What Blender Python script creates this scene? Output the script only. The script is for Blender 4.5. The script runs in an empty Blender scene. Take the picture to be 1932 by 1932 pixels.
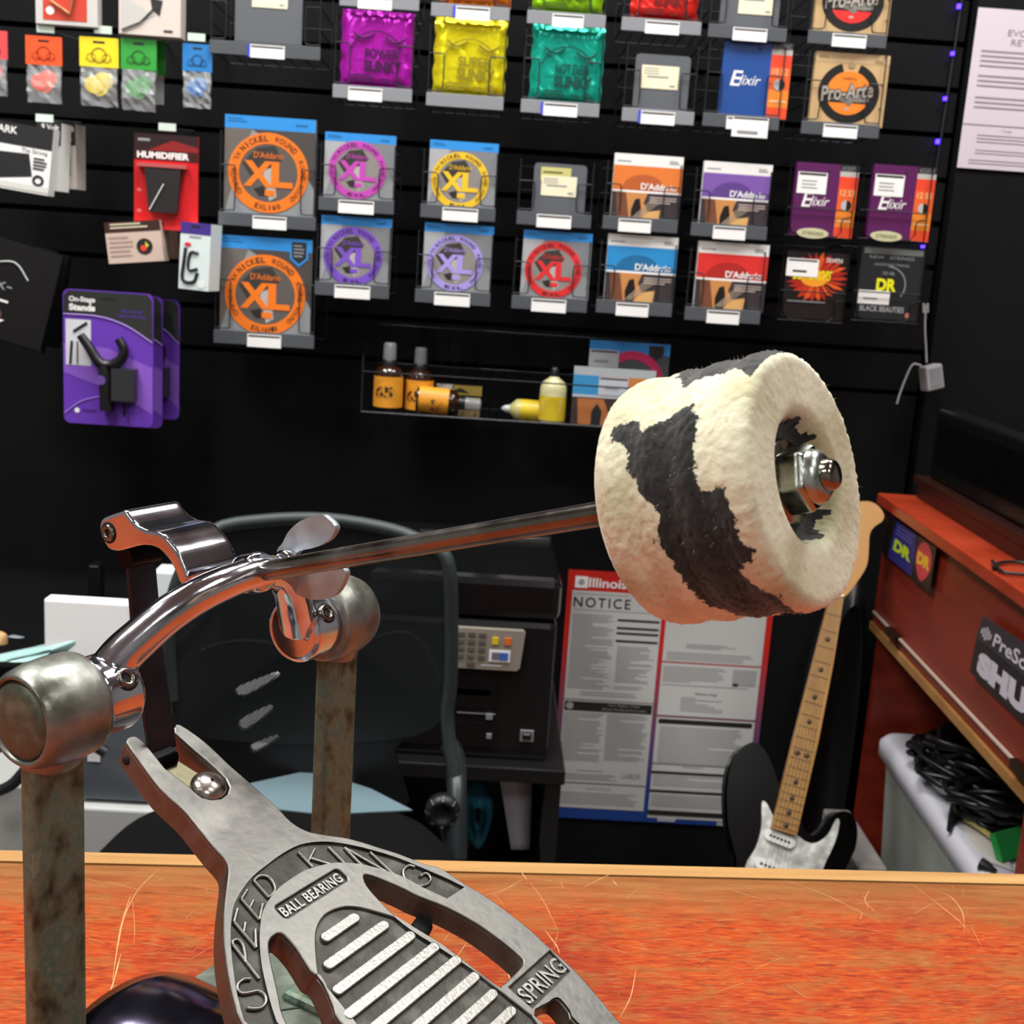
import bpy, math, random
from mathutils import Vector, Matrix
from math import sin, cos, pi, radians, atan2, hypot, sqrt
random.seed(7)
S = bpy.context.scene
COL = S.collection
# ------------------------------------------------------------------ camera
F = 2250.0; CZ = 1.208; CT = 0.95
def _cam():
    y, p, r = radians(1.5), radians(11.7), radians(3.8)
    f = Vector((sin(y)*cos(p), cos(y)*cos(p), -sin(p)))
    r0 = Vector((cos(y), -sin(y), 0)); u0 = r0.cross(f)
    return cos(r)*r0+sin(r)*u0, -sin(r)*r0+cos(r)*u0, f
RT, UP, FW = _cam(); CAM = Vector((0, 0, CZ))
cd = bpy.data.cameras.new('camera'); cam = bpy.data.objects.new('camera', cd); COL.objects.link(cam)
cam.matrix_world = Matrix.Translation(CAM) @ Matrix((RT, UP, -FW)).transposed().to_4x4()
cd.sensor_width = 36; cd.lens = F/1932*36; cd.clip_start = .02; cd.clip_end = 50
cd.dof.use_dof = True; cd.dof.focus_distance = .335; cd.dof.aperture_fstop = 48
S.camera = cam
# ------------------------------------------------------------------ world, exposure, lights
w = bpy.data.worlds.new('world'); S.world = w; w.use_nodes = True
w.node_tree.nodes['Background'].inputs[0].default_value = (.75, .8, .9, 1)
w.node_tree.nodes['Background'].inputs[1].default_value = .05
S.view_settings.view_transform = 'Standard'; S.view_settings.look = 'None'
S.view_settings.gamma = 1; S.view_settings.use_curve_mapping = False
S.view_settings.exposure = 0.3
LAMPS = [(-1.15, 1.2, 27), (0., 1.2, 27), (1.1, 1.2, 22), (-1.1, .1, 24), (1.2, -.2, 6), (-1.6, -1.7, 14), (.9, -1.7, 14)]
# ------------------------------------------------------------------ projection helpers (pixel of the photo -> point in the room)
def proj(p):
    v = Vector(p)-CAM; d = v.dot(FW)
    return 966+F*v.dot(RT)/d, 966-F*v.dot(UP)/d, d
def ray(x, y): return FW+RT*((x-966)/F)-UP*((y-966)/F)
def onp(x, y, p0, n):
    r = ray(x, y); return CAM+r*((Vector(p0)-CAM).dot(n)/r.dot(n))
def wl(x, y, Y): return onp(x, y, (0, Y, 0), Vector((0, 1, 0)))
def zl(x, y, z): return onp(x, y, (0, 0, z), Vector((0, 0, 1)))
# ------------------------------------------------------------------ materials
def lin(h):
    h = h.lstrip('#'); o = []
    for i in (0, 2, 4):
        c = int(h[i:i+2], 16)/255; o.append(c/12.92 if c <= .04045 else ((c+.055)/1.055)**2.4)
    return (*o, 1)
MC = {}
def col(h, rough=.5, metal=0., **k):
    key = (h, rough, metal, tuple(sorted(k.items())))
    if key in MC: return MC[key]
    m = bpy.data.materials.new('paint_'+h.strip('#')); m.use_nodes = True
    b = m.node_tree.nodes['Principled BSDF']
    b.inputs['Base Color'].default_value = lin(h); b.inputs['Roughness'].default_value = rough
    b.inputs['Metallic'].default_value = metal
    if 'trans' in k: b.inputs['Transmission Weight'].default_value = k['trans']
    if 'alpha' in k: b.inputs['Alpha'].default_value = k['alpha']
    if 'emit' in k:
        b.inputs['Emission Color'].default_value = lin(h); b.inputs['Emission Strength'].default_value = k['emit']
    if 'spec' in k: b.inputs['Specular IOR Level'].default_value = k['spec']
    if 'coat' in k: b.inputs['Coat Weight'].default_value = k['coat']; b.inputs['Coat Roughness'].default_value = .08
    if 'bump' in k:
        nt = m.node_tree; n = nt.nodes.new('ShaderNodeTexNoise'); n.inputs['Scale'].default_value = k.get('bs', 200)
        n.inputs['Detail'].default_value = 3
        tc = nt.nodes.new('ShaderNodeTexCoord'); nt.links.new(tc.outputs['Object'], n.inputs['Vector'])
        bp = nt.nodes.new('ShaderNodeBump'); bp.inputs['Strength'].default_value = k['bump']; bp.inputs['Distance'].default_value = k.get('bd', .001)
        nt.links.new(n.outputs[0], bp.inputs['Height']); nt.links.new(bp.outputs[0], b.inputs['Normal'])
    MC[key] = m; return m
def noisy(name, stops, scale, rough=(.4, .6), metal=0., bump=.2, bd=.0005, stretch=(1, 1, 1), detail=6, bscale=None, dist=0.):
    """colour ramp over an object-space noise, with roughness varying too"""
    m = bpy.data.materials.new(name); m.use_nodes = True; nt = m.node_tree; N = nt.nodes; L = nt.links
    b = N['Principled BSDF']; b.inputs['Metallic'].default_value = metal
    tc = N.new('ShaderNodeTexCoord'); mp = N.new('ShaderNodeMapping'); mp.inputs['Scale'].default_value = stretch
    L.new(tc.outputs['Object'], mp.inputs[0])
    n = N.new('ShaderNodeTexNoise'); n.inputs['Scale'].default_value = scale; n.inputs['Detail'].default_value = detail
    n.inputs['Distortion'].default_value = dist
    L.new(mp.outputs[0], n.inputs['Vector'])
    r = N.new('ShaderNodeValToRGB'); e = r.color_ramp.elements
    while len(e) < len(stops): e.new(.5)
    for i, (p, c) in enumerate(stops): e[i].position = p; e[i].color = lin(c)
    L.new(n.outputs[0], r.inputs[0]); L.new(r.outputs[0], b.inputs['Base Color'])
    mr = N.new('ShaderNodeMapRange'); mr.inputs[3].default_value = rough[0]; mr.inputs[4].default_value = rough[1]
    mr.inputs[1].default_value = .3; mr.inputs[2].default_value = .7
    L.new(n.outputs[0], mr.inputs[0]); L.new(mr.outputs[0], b.inputs['Roughness'])
    if bump:
        n2 = N.new('ShaderNodeTexNoise'); n2.inputs['Scale'].default_value = bscale or scale*4; n2.inputs['Detail'].default_value = 5
        L.new(mp.outputs[0], n2.inputs['Vector'])
        bp = N.new('ShaderNodeBump'); bp.inputs['Strength'].default_value = bump; bp.inputs['Distance'].default_value = bd
        L.new(n2.outputs[0], bp.inputs['Height']); L.new(bp.outputs[0], b.inputs['Normal'])
    return m
# ------------------------------------------------------------------ object helpers
def tag(o, label=None, cat=None, group=None, kind=None):
    if label: o['label'] = label
    if cat: o['category'] = cat
    if group: o['group'] = group
    if kind: o['kind'] = kind
    return o
def empty(name, loc=(0, 0, 0), rz=0, **k):
    o = bpy.data.objects.new(name, None); COL.objects.link(o); o.location = loc; o.rotation_euler = (0, 0, rz)
    o.empty_display_size = .02; return tag(o, **k)
def glyphs(s, off=0., sp=1.):
    key = (s, off, sp)
    if key in GC: return GC[key]
    c = bpy.data.curves.new('t', 'FONT'); c.body = s; c.size = 1; c.offset = off; c.space_character = sp; c.resolution_u = 3
    c.align_x = 'LEFT'; o = bpy.data.objects.new('t', c); COL.objects.link(o)
    me = o.to_mesh(); v = [tuple(q.co) for q in me.vertices]; f = [tuple(p.vertices) for p in me.polygons]
    o.to_mesh_clear(); bpy.data.objects.remove(o); bpy.data.curves.remove(c)
    xs = [q[0] for q in v] or [0]; ys = [q[1] for q in v] or [0]
    GC[key] = (v, f, (min(xs), min(ys), max(xs), max(ys))); return GC[key]
GC = {}
def plate2d(outer, holes, th, bev=0.):
    """polygon with holes -> extruded mesh data, z from -th to 0 (curve fill, exact outline)"""
    c = bpy.data.curves.new('p', 'CURVE'); c.dimensions = '2D'; c.fill_mode = 'BOTH'; c.extrude = max(th/2-bev, 1e-6); c.bevel_depth = bev; c.bevel_resolution = 2
    K = 1000.
    for lp in [outer]+holes:
        s = c.splines.new('POLY'); s.points.add(len(lp)-1); s.use_cyclic_u = True
        for i, q in enumerate(lp): s.points[i].co = (q[0]*K, q[1]*K, 0, 1)
    c.extrude *= K; c.bevel_depth *= K; c.offset = -bev*K
    o = bpy.data.objects.new('p', c); COL.objects.link(o); me = o.to_mesh()
    v = [(q.co.x/K, q.co.y/K, q.co.z/K-th/2) for q in me.vertices]; f = [tuple(p.vertices) for p in me.polygons]
    o.to_mesh_clear(); bpy.data.objects.remove(o); bpy.data.curves.remove(c)
    return v, f
def smooth_line(pts, n=6, closed=False):
    P = [Vector(p) for p in pts]; out = []; L = len(P)
    rng = range(L) if closed else range(L-1)
    for i in rng:
        a = P[(i-1) % L] if closed or i > 0 else P[0]*2-P[1]
        b = P[i]; c = P[(i+1) % L]
        d = P[(i+2) % L] if closed or i+2 < L else P[-1]*2-P[-2]
        for k in range(n):
            t = k/n
            out.append(.5*((2*b)+(c-a)*t+(2*a-5*b+4*c-d)*t*t+(3*b-a-3*c+d)*t**3))
    if not closed: out.append(P[-1])
    return out
class MB:
    def __init__(s): s.v = []; s.f = []; s.m = []; s.sm = []; s.mats = []; s.T = None
    def mi(s, m):
        if m not in s.mats: s.mats.append(m)
        return s.mats.index(m)
    def add(s, v, f, m, smooth=False):
        n = len(s.v); s.v += [Vector(q) for q in v]; k = s.mi(m)
        for q in f: s.f.append([i+n for i in q]); s.m.append(k); s.sm.append(smooth)
        return s
    def box(s, c, d, m, R=None):
        x, y, z = [q/2 for q in d]; v = [Vector((a, b, e)) for a in (-x, x) for b in (-y, y) for e in (-z, z)]
        if R is not None: v = [R @ q for q in v]
        v = [q+Vector(c) for q in v]
        return s.add(v, [(0, 1, 3, 2), (4, 6, 7, 5), (0, 4, 5, 1), (2, 3, 7, 6), (0, 2, 6, 4), (1, 5, 7, 3)], m)
    def hexa(s, a, b, m):
        """box between two 4-corner loops"""
        v = list(a)+list(b)
        return s.add(v, [(0, 1, 2, 3), (7, 6, 5, 4), (0, 4, 5, 1), (1, 5, 6, 2), (2, 6, 7, 3), (3, 7, 4, 0)], m)
    def tube(s, pts, r, m, n=10, caps=True, closed=False, sy=1., smooth=True):
        P = [Vector(p) for p in pts]; L = len(P); R = r if isinstance(r, (list, tuple)) else [r]*L
        T = []
        for i in range(L):
            a = P[(i-1) % L] if closed or i > 0 else P[i]; b = P[(i+1) % L] if closed or i < L-1 else P[i]
            T.append((b-a).normalized())
        up = Vector((0, 0, 1)) if abs(T[0].z) < .9 else Vector((1, 0, 0)); x = T[0].cross(up).normalized(); V = []
        for i in range(L):
            x = (x-T[i]*x.dot(T[i])).normalized(); y = T[i].cross(x)
            V += [P[i]+(x*cos(2*pi*k/n)+y*sin(2*pi*k/n)*sy)*R[i] for k in range(n)]
        Fc = []
        for i in range(L if closed else L-1):
            j = (i+1) % L
            Fc += [(i*n+k, i*n+(k+1) % n, j*n+(k+1) % n, j*n+k) for k in range(n)]
        s.add(V, Fc, m, smooth)
        if caps and not closed: s.add(V[:n], [tuple(range(n))[::-1]], m); s.add(V[-n:], [tuple(range(n))], m)
        return s
    def lathe(s, o, ax, prof, m, n=48, smooth=True, sub=True):
        """prof: (distance along axis, radius)"""
        o = Vector(o); ax = Vector(ax).normalized(); u = ax.orthogonal().normalized(); w = ax.cross(u); V = []
        for t, r in prof: V += [o+ax*t+(u*cos(2*pi*k/n)+w*sin(2*pi*k/n))*max(r, 1e-6) for k in range(n)]
        Fc = [(i*n+k, i*n+(k+1) % n, (i+1)*n+(k+1) % n, (i+1)*n+k) for i in range(len(prof)-1) for k in range(n)]
        return s.add(V, Fc, m, smooth)
    def prism(s, poly, fn, m, smooth=False):
        """poly: 2D points, fn(p, 0|1) -> 3D on the two faces"""
        n = len(poly); a = [fn(p, 0) for p in poly]; b = [fn(p, 1) for p in poly]
        s.add(a+b, [tuple(range(n)), tuple(range(2*n-1, n-1, -1))], m)
        return s.add(a+b, [(i, (i+1) % n, n+(i+1) % n, n+i) for i in range(n)], m, smooth)
    def plate(s, outer, holes, th, fn, m, bev=0.):
        v, f = plate2d(outer, holes, th, bev); return s.add([fn(q) for q in v], f, m)
    def text(s, t, fn, box, m, off=.0, sp=1., fit=True):
        """text filling box (x0,y0,x1,y1); fn((x,y)) -> 3D. y grows the way fn says (y0 bottom of letters)"""
        v, f, b = glyphs(t, off, sp); x0, y0, x1, y1 = box
        sx = (x1-x0)/max(b[2]-b[0], 1e-6); sy = (y1-y0)/max(b[3]-b[1], 1e-6)
        return s.add([fn((x0+(q[0]-b[0])*sx, y0+(q[1]-b[1])*sy)) for q in v], f, m)
    def build(s, name, parent=None, loc=None, bevel=0., seg=2, weld=True, **k):
        me = bpy.data.meshes.new(name); me.from_pydata([tuple(q) for q in s.v], [], s.f)
        for m in s.mats: me.materials.append(m)
        me.polygons.foreach_set('material_index', s.m); me.polygons.foreach_set('use_smooth', s.sm); me.update()
        o = bpy.data.objects.new(name, me); COL.objects.link(o)
        if parent: o.parent = parent
        if loc is not None: o.location = loc
        if bevel:
            w = o.modifiers.new('weld', 'WELD'); w.merge_threshold = 1e-6
            b = o.modifiers.new('bevel', 'BEVEL'); b.width = bevel; b.segments = seg; b.limit_method = 'ANGLE'; b.angle_limit = radians(35)
        return tag(o, **k)
def struct(name, mb, **k): return mb.build(name, kind='structure', **k)
# ------------------------------------------------------------------ the room
D = 2.05
BLK = noisy('black_paint', [(.3, '#060607'), (.7, '#0a0a0b')], 30, rough=(.75, .85), bump=.1)
BLK.node_tree.nodes['Principled BSDF'].inputs['Specular IOR Level'].default_value = .2
GRV = col('#040404', .8)
mb = MB(); mb.box((0, -.2, -.03), (6.4, 5.4, .06), noisy('floor_carpet', [(.3, '#5a5650'), (.7, '#6a655e')], 120, rough=(.8, .95)))
struct('floor', mb)
mb = MB(); mb.box((0, -.2, 2.93), (6.4, 5.4, .06), noisy('ceiling_tile', [(.4, '#d0cdc8'), (.6, '#dad8d4')], 60, rough=(.8, .9)))
struct('ceiling', mb)
SW = noisy('shop_wall', [(.3, '#8f8d8a'), (.7, '#9c9a97')], 5, rough=(.7, .8))
mb = MB(); mb.box((-3.1, -.2, 1.45), (.1, 5.4, 2.9), SW); struct('wall_left', mb)
mb = MB(); mb.box((3.1, -.2, 1.45), (.1, 5.4, 2.9), SW); struct('wall_right', mb)
mb = MB(); mb.box((0, -2.9, 1.45), (6.4, .1, 2.9), noisy('grey_wall', [(.3, '#aaa6a4'), (.7, '#b6b2b0')], 5, rough=(.7, .8))); struct('wall_front', mb)
# back wall: slatwall panel (boards with open grooves) above, plain board below and to the right
mb = MB(); mb.box((0, D+.09, 1.45), (6.4, .1, 2.9), GRV)
xe = wl(1822, 60, D).x
zs = []
g0 = wl(0, 43, D).z; g1 = wl(0, 131, D).z; pitch = g0-g1
k = 12
zt = g0+k*pitch
edges = [g0+j*pitch for j in range(int((2.88-g0)/pitch), -8, -1)]
for i in range(len(edges)-1):
    a, b = edges[i], edges[i+1]
    mb.box(((-3.05+xe)/2, D+.012, (a+b)/2), (xe+3.05, .024, a-b-.009), BLK)
    mb.box(((-3.05+xe)/2, D+.03, (a+b)/2), (xe+3.05, .012, a-b-.026), BLK)
zb = edges[-1]-.004
mb.box(((-3.05+xe)/2, D+.012, zb/2), (xe+3.05, .024, zb), BLK)
mb.box(((xe+3.05)/2+.004, D+.008, 1.45), (3.05-xe-.008, .05, 2.9), BLK)
struct('wall_back', mb)
# blue glow dots: small LEDs of a light strip showing at the groove ends
strip = empty('led_light_strip', wl(1770, 268, D-.004), label='thin blue LED light strip standing in the corner at the slatwall end', cat='light strip')
zl0 = wl(1745, 465, D).z-.02; zl1 = 2.75
xs_ = wl(1790, 140, D).x

P0 = strip.location
LED = col('#2a18ff', .4, emit=14.)
mb = MB()
a = wl(1742, 480, D-.006); b = wl(1815, 0, D-.006); ext = (b-a)*1.6
mb.tube([a-P0, a+ext-P0], .0018, col('#101014', .6), n=6)
mb.build('strip', strip)
for (x, y, h) in ((1809, 12, 9), (1797, 101, 7), (1783, 186, 7), (1769, 267, 9), (1741, 466, 7)):
    p = wl(x, y, D-.010)-P0; mb = MB(); mb.box(p, (.0055, .004, h*.00075), LED); mb.build('diode', strip, label='glowing blue diode')
# ceiling lights
for i, (x, y, pw) in enumerate(LAMPS):
    t = empty('ceiling_light', (x, y, 2.9), label=['ceiling panel nearest the slatwall, left of three', 'ceiling panel nearest the slatwall, middle of three', 'ceiling panel nearest the slatwall, above the red desk',
        'ceiling panel over the customer side, left of the camera', 'dim ceiling panel over the customer side, right of the camera', 'rear left ceiling panel by the front wall', 'rear right ceiling panel by the front wall'][i], cat='ceiling light', group='ceiling lights')
    mb = MB()
    for dx, dy, wx, wy in ((-.31, 0, .02, .64), (.31, 0, .02, .64), (0, .31, .6, .02), (0, -.31, .6, .02)): mb.box((dx, dy, -.012), (wx, wy, .024), col('#dcdcdc', .4))
    mb.build('frame', t)
    mb = MB(); mb.box((0, 0, -.004), (.6, .6, .004), col('#f4f6ff', .5, emit=1.2)); mb.build('diffuser', t)
    l = bpy.data.lights.new('lamp', 'AREA'); l.shape = 'RECTANGLE'; l.size = .58; l.size_y = .58; l.energy = pw; l.color = (1, .985, .95)
    o = bpy.data.objects.new('lamp', l); COL.objects.link(o); o.parent = t; o.location = (0, 0, -.012)
# ------------------------------------------------------------------ counter
def wood_counter():
    m = bpy.data.materials.new('stained_counter_wood'); m.use_nodes = True; nt = m.node_tree; N = nt.nodes; L = nt.links; b = N['Principled BSDF']
    tc = N.new('ShaderNodeTexCoord')
    def noise(scale, st, detail=6, dist=0.):
        mp = N.new('ShaderNodeMapping'); mp.inputs['Scale'].default_value = st; L.new(tc.outputs['Object'], mp.inputs[0])
        n = N.new('ShaderNodeTexNoise'); n.inputs['Scale'].default_value = scale; n.inputs['Detail'].default_value = detail; n.inputs['Distortion'].default_value = dist
        L.new(mp.outputs[0], n.inputs['Vector']); return n
    def ramp(n, st):
        r = N.new('ShaderNodeValToRGB'); e = r.color_ramp.elements
        while len(e) < len(st): e.new(.5)
        for i, (p, c) in enumerate(st): e[i].position = p; e[i].color = lin(c) if isinstance(c, str) else (c, c, c, 1)
        L.new(n.outputs[0], r.inputs[0]); return r
    def mix(f, a, bb, mode='MIX'):
        x = N.new('ShaderNodeMix'); x.data_type = 'RGBA'; x.blend_type = mode
        if isinstance(f, float): x.inputs[0].default_value = f
        else: L.new(f.outputs[0], x.inputs[0])
        L.new(a if not hasattr(a, 'outputs') else (a.outputs[2] if a.type == 'MIX' else a.outputs[0]), x.inputs[6])
        if isinstance(bb, str): x.inputs[7].default_value = lin(bb)
        else: L.new(bb.outputs[2] if bb.type == 'MIX' else bb.outputs[0], x.inputs[7])
        return x
    g = ramp(noise(150, (.8, 4.5, 1), 9, .5), [(.3, '#7c2206'), (.47, '#a0380a'), (.6, '#a84410'), (.72, '#ac5a22')])
    big = ramp(noise(11, (1, 1.5, 1), 5), [(.46, 0.), (.66, .8)])
    c = mix(big, g, ramp(noise(170, (.8, 4, 1), 8, .3), [(.3, '#681606'), (.55, '#8a220c'), (.72, '#963614')]))
    worn = ramp(noise(42, (1, 2.2, 1), 10, .8), [(.49, 0.), (.68, .65)])
    c = mix(worn, c, '#8c5828')
    dk = ramp(noise(420, (.4, 2.4, 1), 6), [(.34, .42), (.45, 0.)])
    c2 = mix(dk, c, '#54200f')
    lt = ramp(noise(480, (.3, 2.6, 1), 6), [(.55, 0.), (.66, .45)])
    c3 = mix(lt, c2, '#a87444')
    # greyed, rubbed strip along the far edge
    sx = N.new('ShaderNodeSeparateXYZ'); L.new(tc.outputs['Object'], sx.inputs[0])
    ad = N.new('ShaderNodeMath'); ad.operation = 'ADD'; nn = noise(30, (1, 1, 1), 5); ml = N.new('ShaderNodeMath'); ml.operation = 'MULTIPLY'; ml.inputs[1].default_value = .055
    L.new(nn.outputs[0], ml.inputs[0]); L.new(sx.outputs[1], ad.inputs[0]); L.new(ml.outputs[0], ad.inputs[1])
    mr = N.new('ShaderNodeMapRange'); mr.inputs[1].default_value = -.024; mr.inputs[2].default_value = .012; L.new(ad.outputs[0], mr.inputs[0])
    mr2 = N.new('ShaderNodeMath'); mr2.operation = 'MULTIPLY'; mr2.inputs[1].default_value = .8; L.new(mr.outputs[0], mr2.inputs[0])
    c4 = mix(mr2, c3, ramp(noise(90, (.3, 3, 1), 6), [(.3, '#74481e'), (.7, '#94683a')]))
    L.new(c4.outputs[2], b.inputs['Base Color']); b.inputs['Roughness'].default_value = .42; b.inputs['Specular IOR Level'].default_value = .25
    bp = N.new('ShaderNodeBump'); bp.inputs['Strength'].default_value = .12; bp.inputs['Distance'].default_value = .0004
    L.new(noise(200, (.15, 3, 1), 6).outputs[0], bp.inputs['Height']); L.new(bp.outputs[0], b.inputs['Normal'])
    return m
e0 = Vector((-.1957, .4704, CT)); e1 = Vector((.2583, .4982, CT)); ca = atan2(e1.y-e0.y, e1.x-e0.x)
cc = (e0+e1)/2
cnt = empty('wooden_counter', (cc.x, cc.y, 0), ca, label='scratched orange-red stained wooden shop counter carrying the drum pedal', cat='counter')
W = wood_counter()
mb = MB(); mb.box((0, -.3605, CT-.015), (2.6, .70, .03), W)
mb.build('countertop', cnt)
mb = MB(); mb.box((0, -.0045, CT-.015), (2.6, .0090, .0304), noisy('pale_edging', [(.3, '#a07440'), (.7, '#b88e56')], 40, rough=(.4, .5), stretch=(.2, 3, 1)))
mb.build('edge_strip', cnt, label='pale wood strip along the far edge')
SC = col('#c8945e', .5); SC2 = col('#a56c3e', .5)
mb = MB()
def scratch(pts, w, m):
    P = smooth_line([(x, y, 0) for x, y in pts], 5); V = []; n = len(P)
    for i, p in enumerate(P):
        t = (P[min(i+1, n-1)]-P[max(i-1, 0)]).normalized(); q = Vector((-t.y, t.x, 0))*w*(.35+.65*sin(pi*i/(n-1)))*random.uniform(.6, 1.2)
        V += [(p.x+q.x, p.y+q.y, CT+.00012), (p.x-q.x, p.y-q.y, CT+.00012)]
    mb.add(V, [(2*i, 2*i+1, 2*i+3, 2*i+2) for i in range(n-1)], m)
R_ = random.Random(11)
def cl(x, y):   # photo pixel on the counter top -> counter coordinates
    p = zl(x, y, CT)-cc; return (p.x*cos(ca)+p.y*sin(ca), -p.x*sin(ca)+p.y*cos(ca))
for ln, w_ in (([(975, 1633), (994, 1661)], .0005), ([(1000, 1665), (1025, 1700), (1052, 1755)], .00022), ([(985, 1660), (950, 1680), (915, 1690)], .0003),
        ([(1160, 1645), (1120, 1665), (1100, 1675)], .0003), ([(1155, 1660), (1165, 1672)], .0004), ([(1028, 1755), (1050, 1785), (1056, 1800)], .0004),
        ([(1200, 1830), (1190, 1880), (1170, 1920)], .0003), ([(800, 1734), (793, 1755), (797, 1775)], .0003), ([(880, 1780), (860, 1808)], .0003), ([(950, 1818), (958, 1835), (962, 1850)], .0004),
        ([(300, 1640), (260, 1680), (235, 1730), (222, 1790)], .0003), ([(246, 1690), (228, 1750), (212, 1850)], .00035), ([(250, 1700), (254, 1750), (252, 1785)], .0002), ([(228, 1800), (215, 1850), (205, 1880)], .0005),
        ([(1640, 1680), (1632, 1700), (1650, 1720)], .0004), ([(1720, 1668), (1800, 1730), (1830, 1760)], .00028), ([(1480, 1660), (1560, 1690), (1660, 1740)], .00022), ([(1760, 1680), (1790, 1690), (1815, 1720), (1820, 1760)], .00028)):
    scratch([cl(*q) for q in ln], w_*.62, SC)
for i in range(620):
    a = R_.choice([0, 0, 0, .5, -.5, 1.1, -1.1])+R_.gauss(0, .25); l = R_.uniform(.003, .022)
    x, y = R_.uniform(-.35, .36), R_.uniform(-.33, -.014) if i % 3 else R_.uniform(-.09, -.014); b_ = R_.gauss(0, .05)
    p = [(x+t*l*cos(a+b_*t), y+t*l*sin(a+b_*t)) for t in (0, .35, .7, 1)]
    if max(q[1] for q in p) > -.011: continue
    scratch(p, R_.uniform(.00004, .00012), SC if R_.random() < .5 else SC2)
mb.build('scratches', cnt, kind='stuff', label='pale scratches worn through the red stain')
mb = MB(); mb.box((0, -.02, .46), (2.5, .02, .915), noisy('counter_front', [(.3, '#5a1c10'), (.7, '#6e2614')], 12, stretch=(.3, 1, 3)))
for sx_ in (-1.24, 1.24): mb.box((sx_, -.36, .46), (.02, .64, .915), noisy('counter_side', [(.3, '#5a1c10'), (.7, '#6e2614')], 12))
mb.build('cabinet_body', cnt)
# ------------------------------------------------------------------ drum pedal
HD = radians(58)
AX = Vector((cos(HD), sin(HD), 0)); FD = Vector((sin(HD), -cos(HD), 0))
L0 = Vector((-.10057446, .28517894, 1.09250951))          # centre of left bearing housing (axle point a = 0)
PO = L0+AX*.054; PO.z = CT
ped = empty('bass_drum_pedal', PO, HD, label='vintage cast metal bass drum pedal with black and white felt beater on the counter', cat='drum pedal')
ZA = L0.z-CT
def q(a, f, z): return Vector((a-.054, -f, z+ZA))          # a along axle, f towards the heel, z above the axle
def W2L(p): v = p-L0; return Vector((v.dot(AX)-.054, -v.dot(FD), v.z+ZA))
def pa(x, y, a): return W2L(onp(x, y, L0+AX*a, AX))        # photo pixel on the upright plane at a
CHR = noisy('polished_chrome', [(.35, '#b8b8c4'), (.6, '#dcdce8')], 40, rough=(.05, .16), metal=1., bump=.06, bd=.0006, bscale=90)
STL = noisy('rod_steel', [(.3, '#6e675f'), (.7, '#9a9590')], 60, rough=(.14, .3), metal=1., bump=.08, stretch=(1, 1, 1))
CAST = noisy('cast_housing_metal', [(.28, '#55564c'), (.45, '#7c7e76'), (.6, '#8d8e88'), (.74, '#75786a')], 90, rough=(.28, .48), metal=.75, bump=.25, bd=.0006, bscale=250)
PATINA = noisy('green_patina_metal', [(.28, '#2f352c'), (.42, '#58644f'), (.52, '#6a7866'), (.60, '#557064'), (.70, '#7a8570'), (.8, '#5c5238')], 190, rough=(.4, .58), metal=.35, bump=.3, bd=.0006, stretch=(1, 1, .7), detail=10)
ALU = noisy('worn_aluminium', [(.3, '#6b6a67'), (.5, '#757470'), (.7, '#807e7a')], 160, rough=(.36, .5), metal=.9, bump=.2, bd=.0005, bscale=300)
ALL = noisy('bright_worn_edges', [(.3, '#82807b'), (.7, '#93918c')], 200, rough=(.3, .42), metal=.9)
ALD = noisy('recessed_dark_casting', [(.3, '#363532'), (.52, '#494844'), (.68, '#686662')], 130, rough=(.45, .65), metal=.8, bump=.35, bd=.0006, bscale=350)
DRK = col('#18181a', .35, 1.); HOLE = col('#050505', .8)
RUB = col('#101012', .6)
# posts
for a in (-.005, .106):
    mb = MB(); mb.box(q(a, 0, -ZA/2), (.0158, .0058, ZA), PATINA)
    mb.build('post', ped, bevel=.0016, seg=3)
    mb = MB(); mb.box(q(a, 0, -ZA+.004), (.024, .020, .008), PATINA); mb.build('post_foot', ped, bevel=.002)
# bearing housings
for a0, sgn in ((.0035, -1), (.095, 1)):
    mb = MB(); o = q(a0, 0, 0)
    mb.lathe(o, (sgn, 0, 0), [(0, 0), (0, .0118), (.0006, .0130), (.0020, .0134), (.007, .0136), (.012, .0133), (.016, .0125), (.0180, .0116), (.0186, .0110), (.0183, .0104), (.0170, .0099)], CAST, n=64)
    mb.tube([q(a0+sgn*.009, 0, -.008), q(a0+sgn*.0087, 0, -.0128), q(a0+sgn*.0086, 0, -.0138)], [.0090, .0078, .0068], CAST, n=32)
    h = mb.build('bearing_housing', ped)
    mb = MB(); mb.lathe(q(a0, 0, 0)+Vector((sgn*.0172, 0, 0)), (sgn, 0, 0), [(0, .0099), (.0010, .0093), (.0016, .0075), (.0019, .004), (.0020, 0)], noisy('dull_cap_metal', [(.3, '#44463a'), (.55, '#5c6152'), (.75, '#7b7f6c')], 160, rough=(.35, .5), metal=.45, bump=.3), n=48)
    mb.build('end_cap', h)
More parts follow.
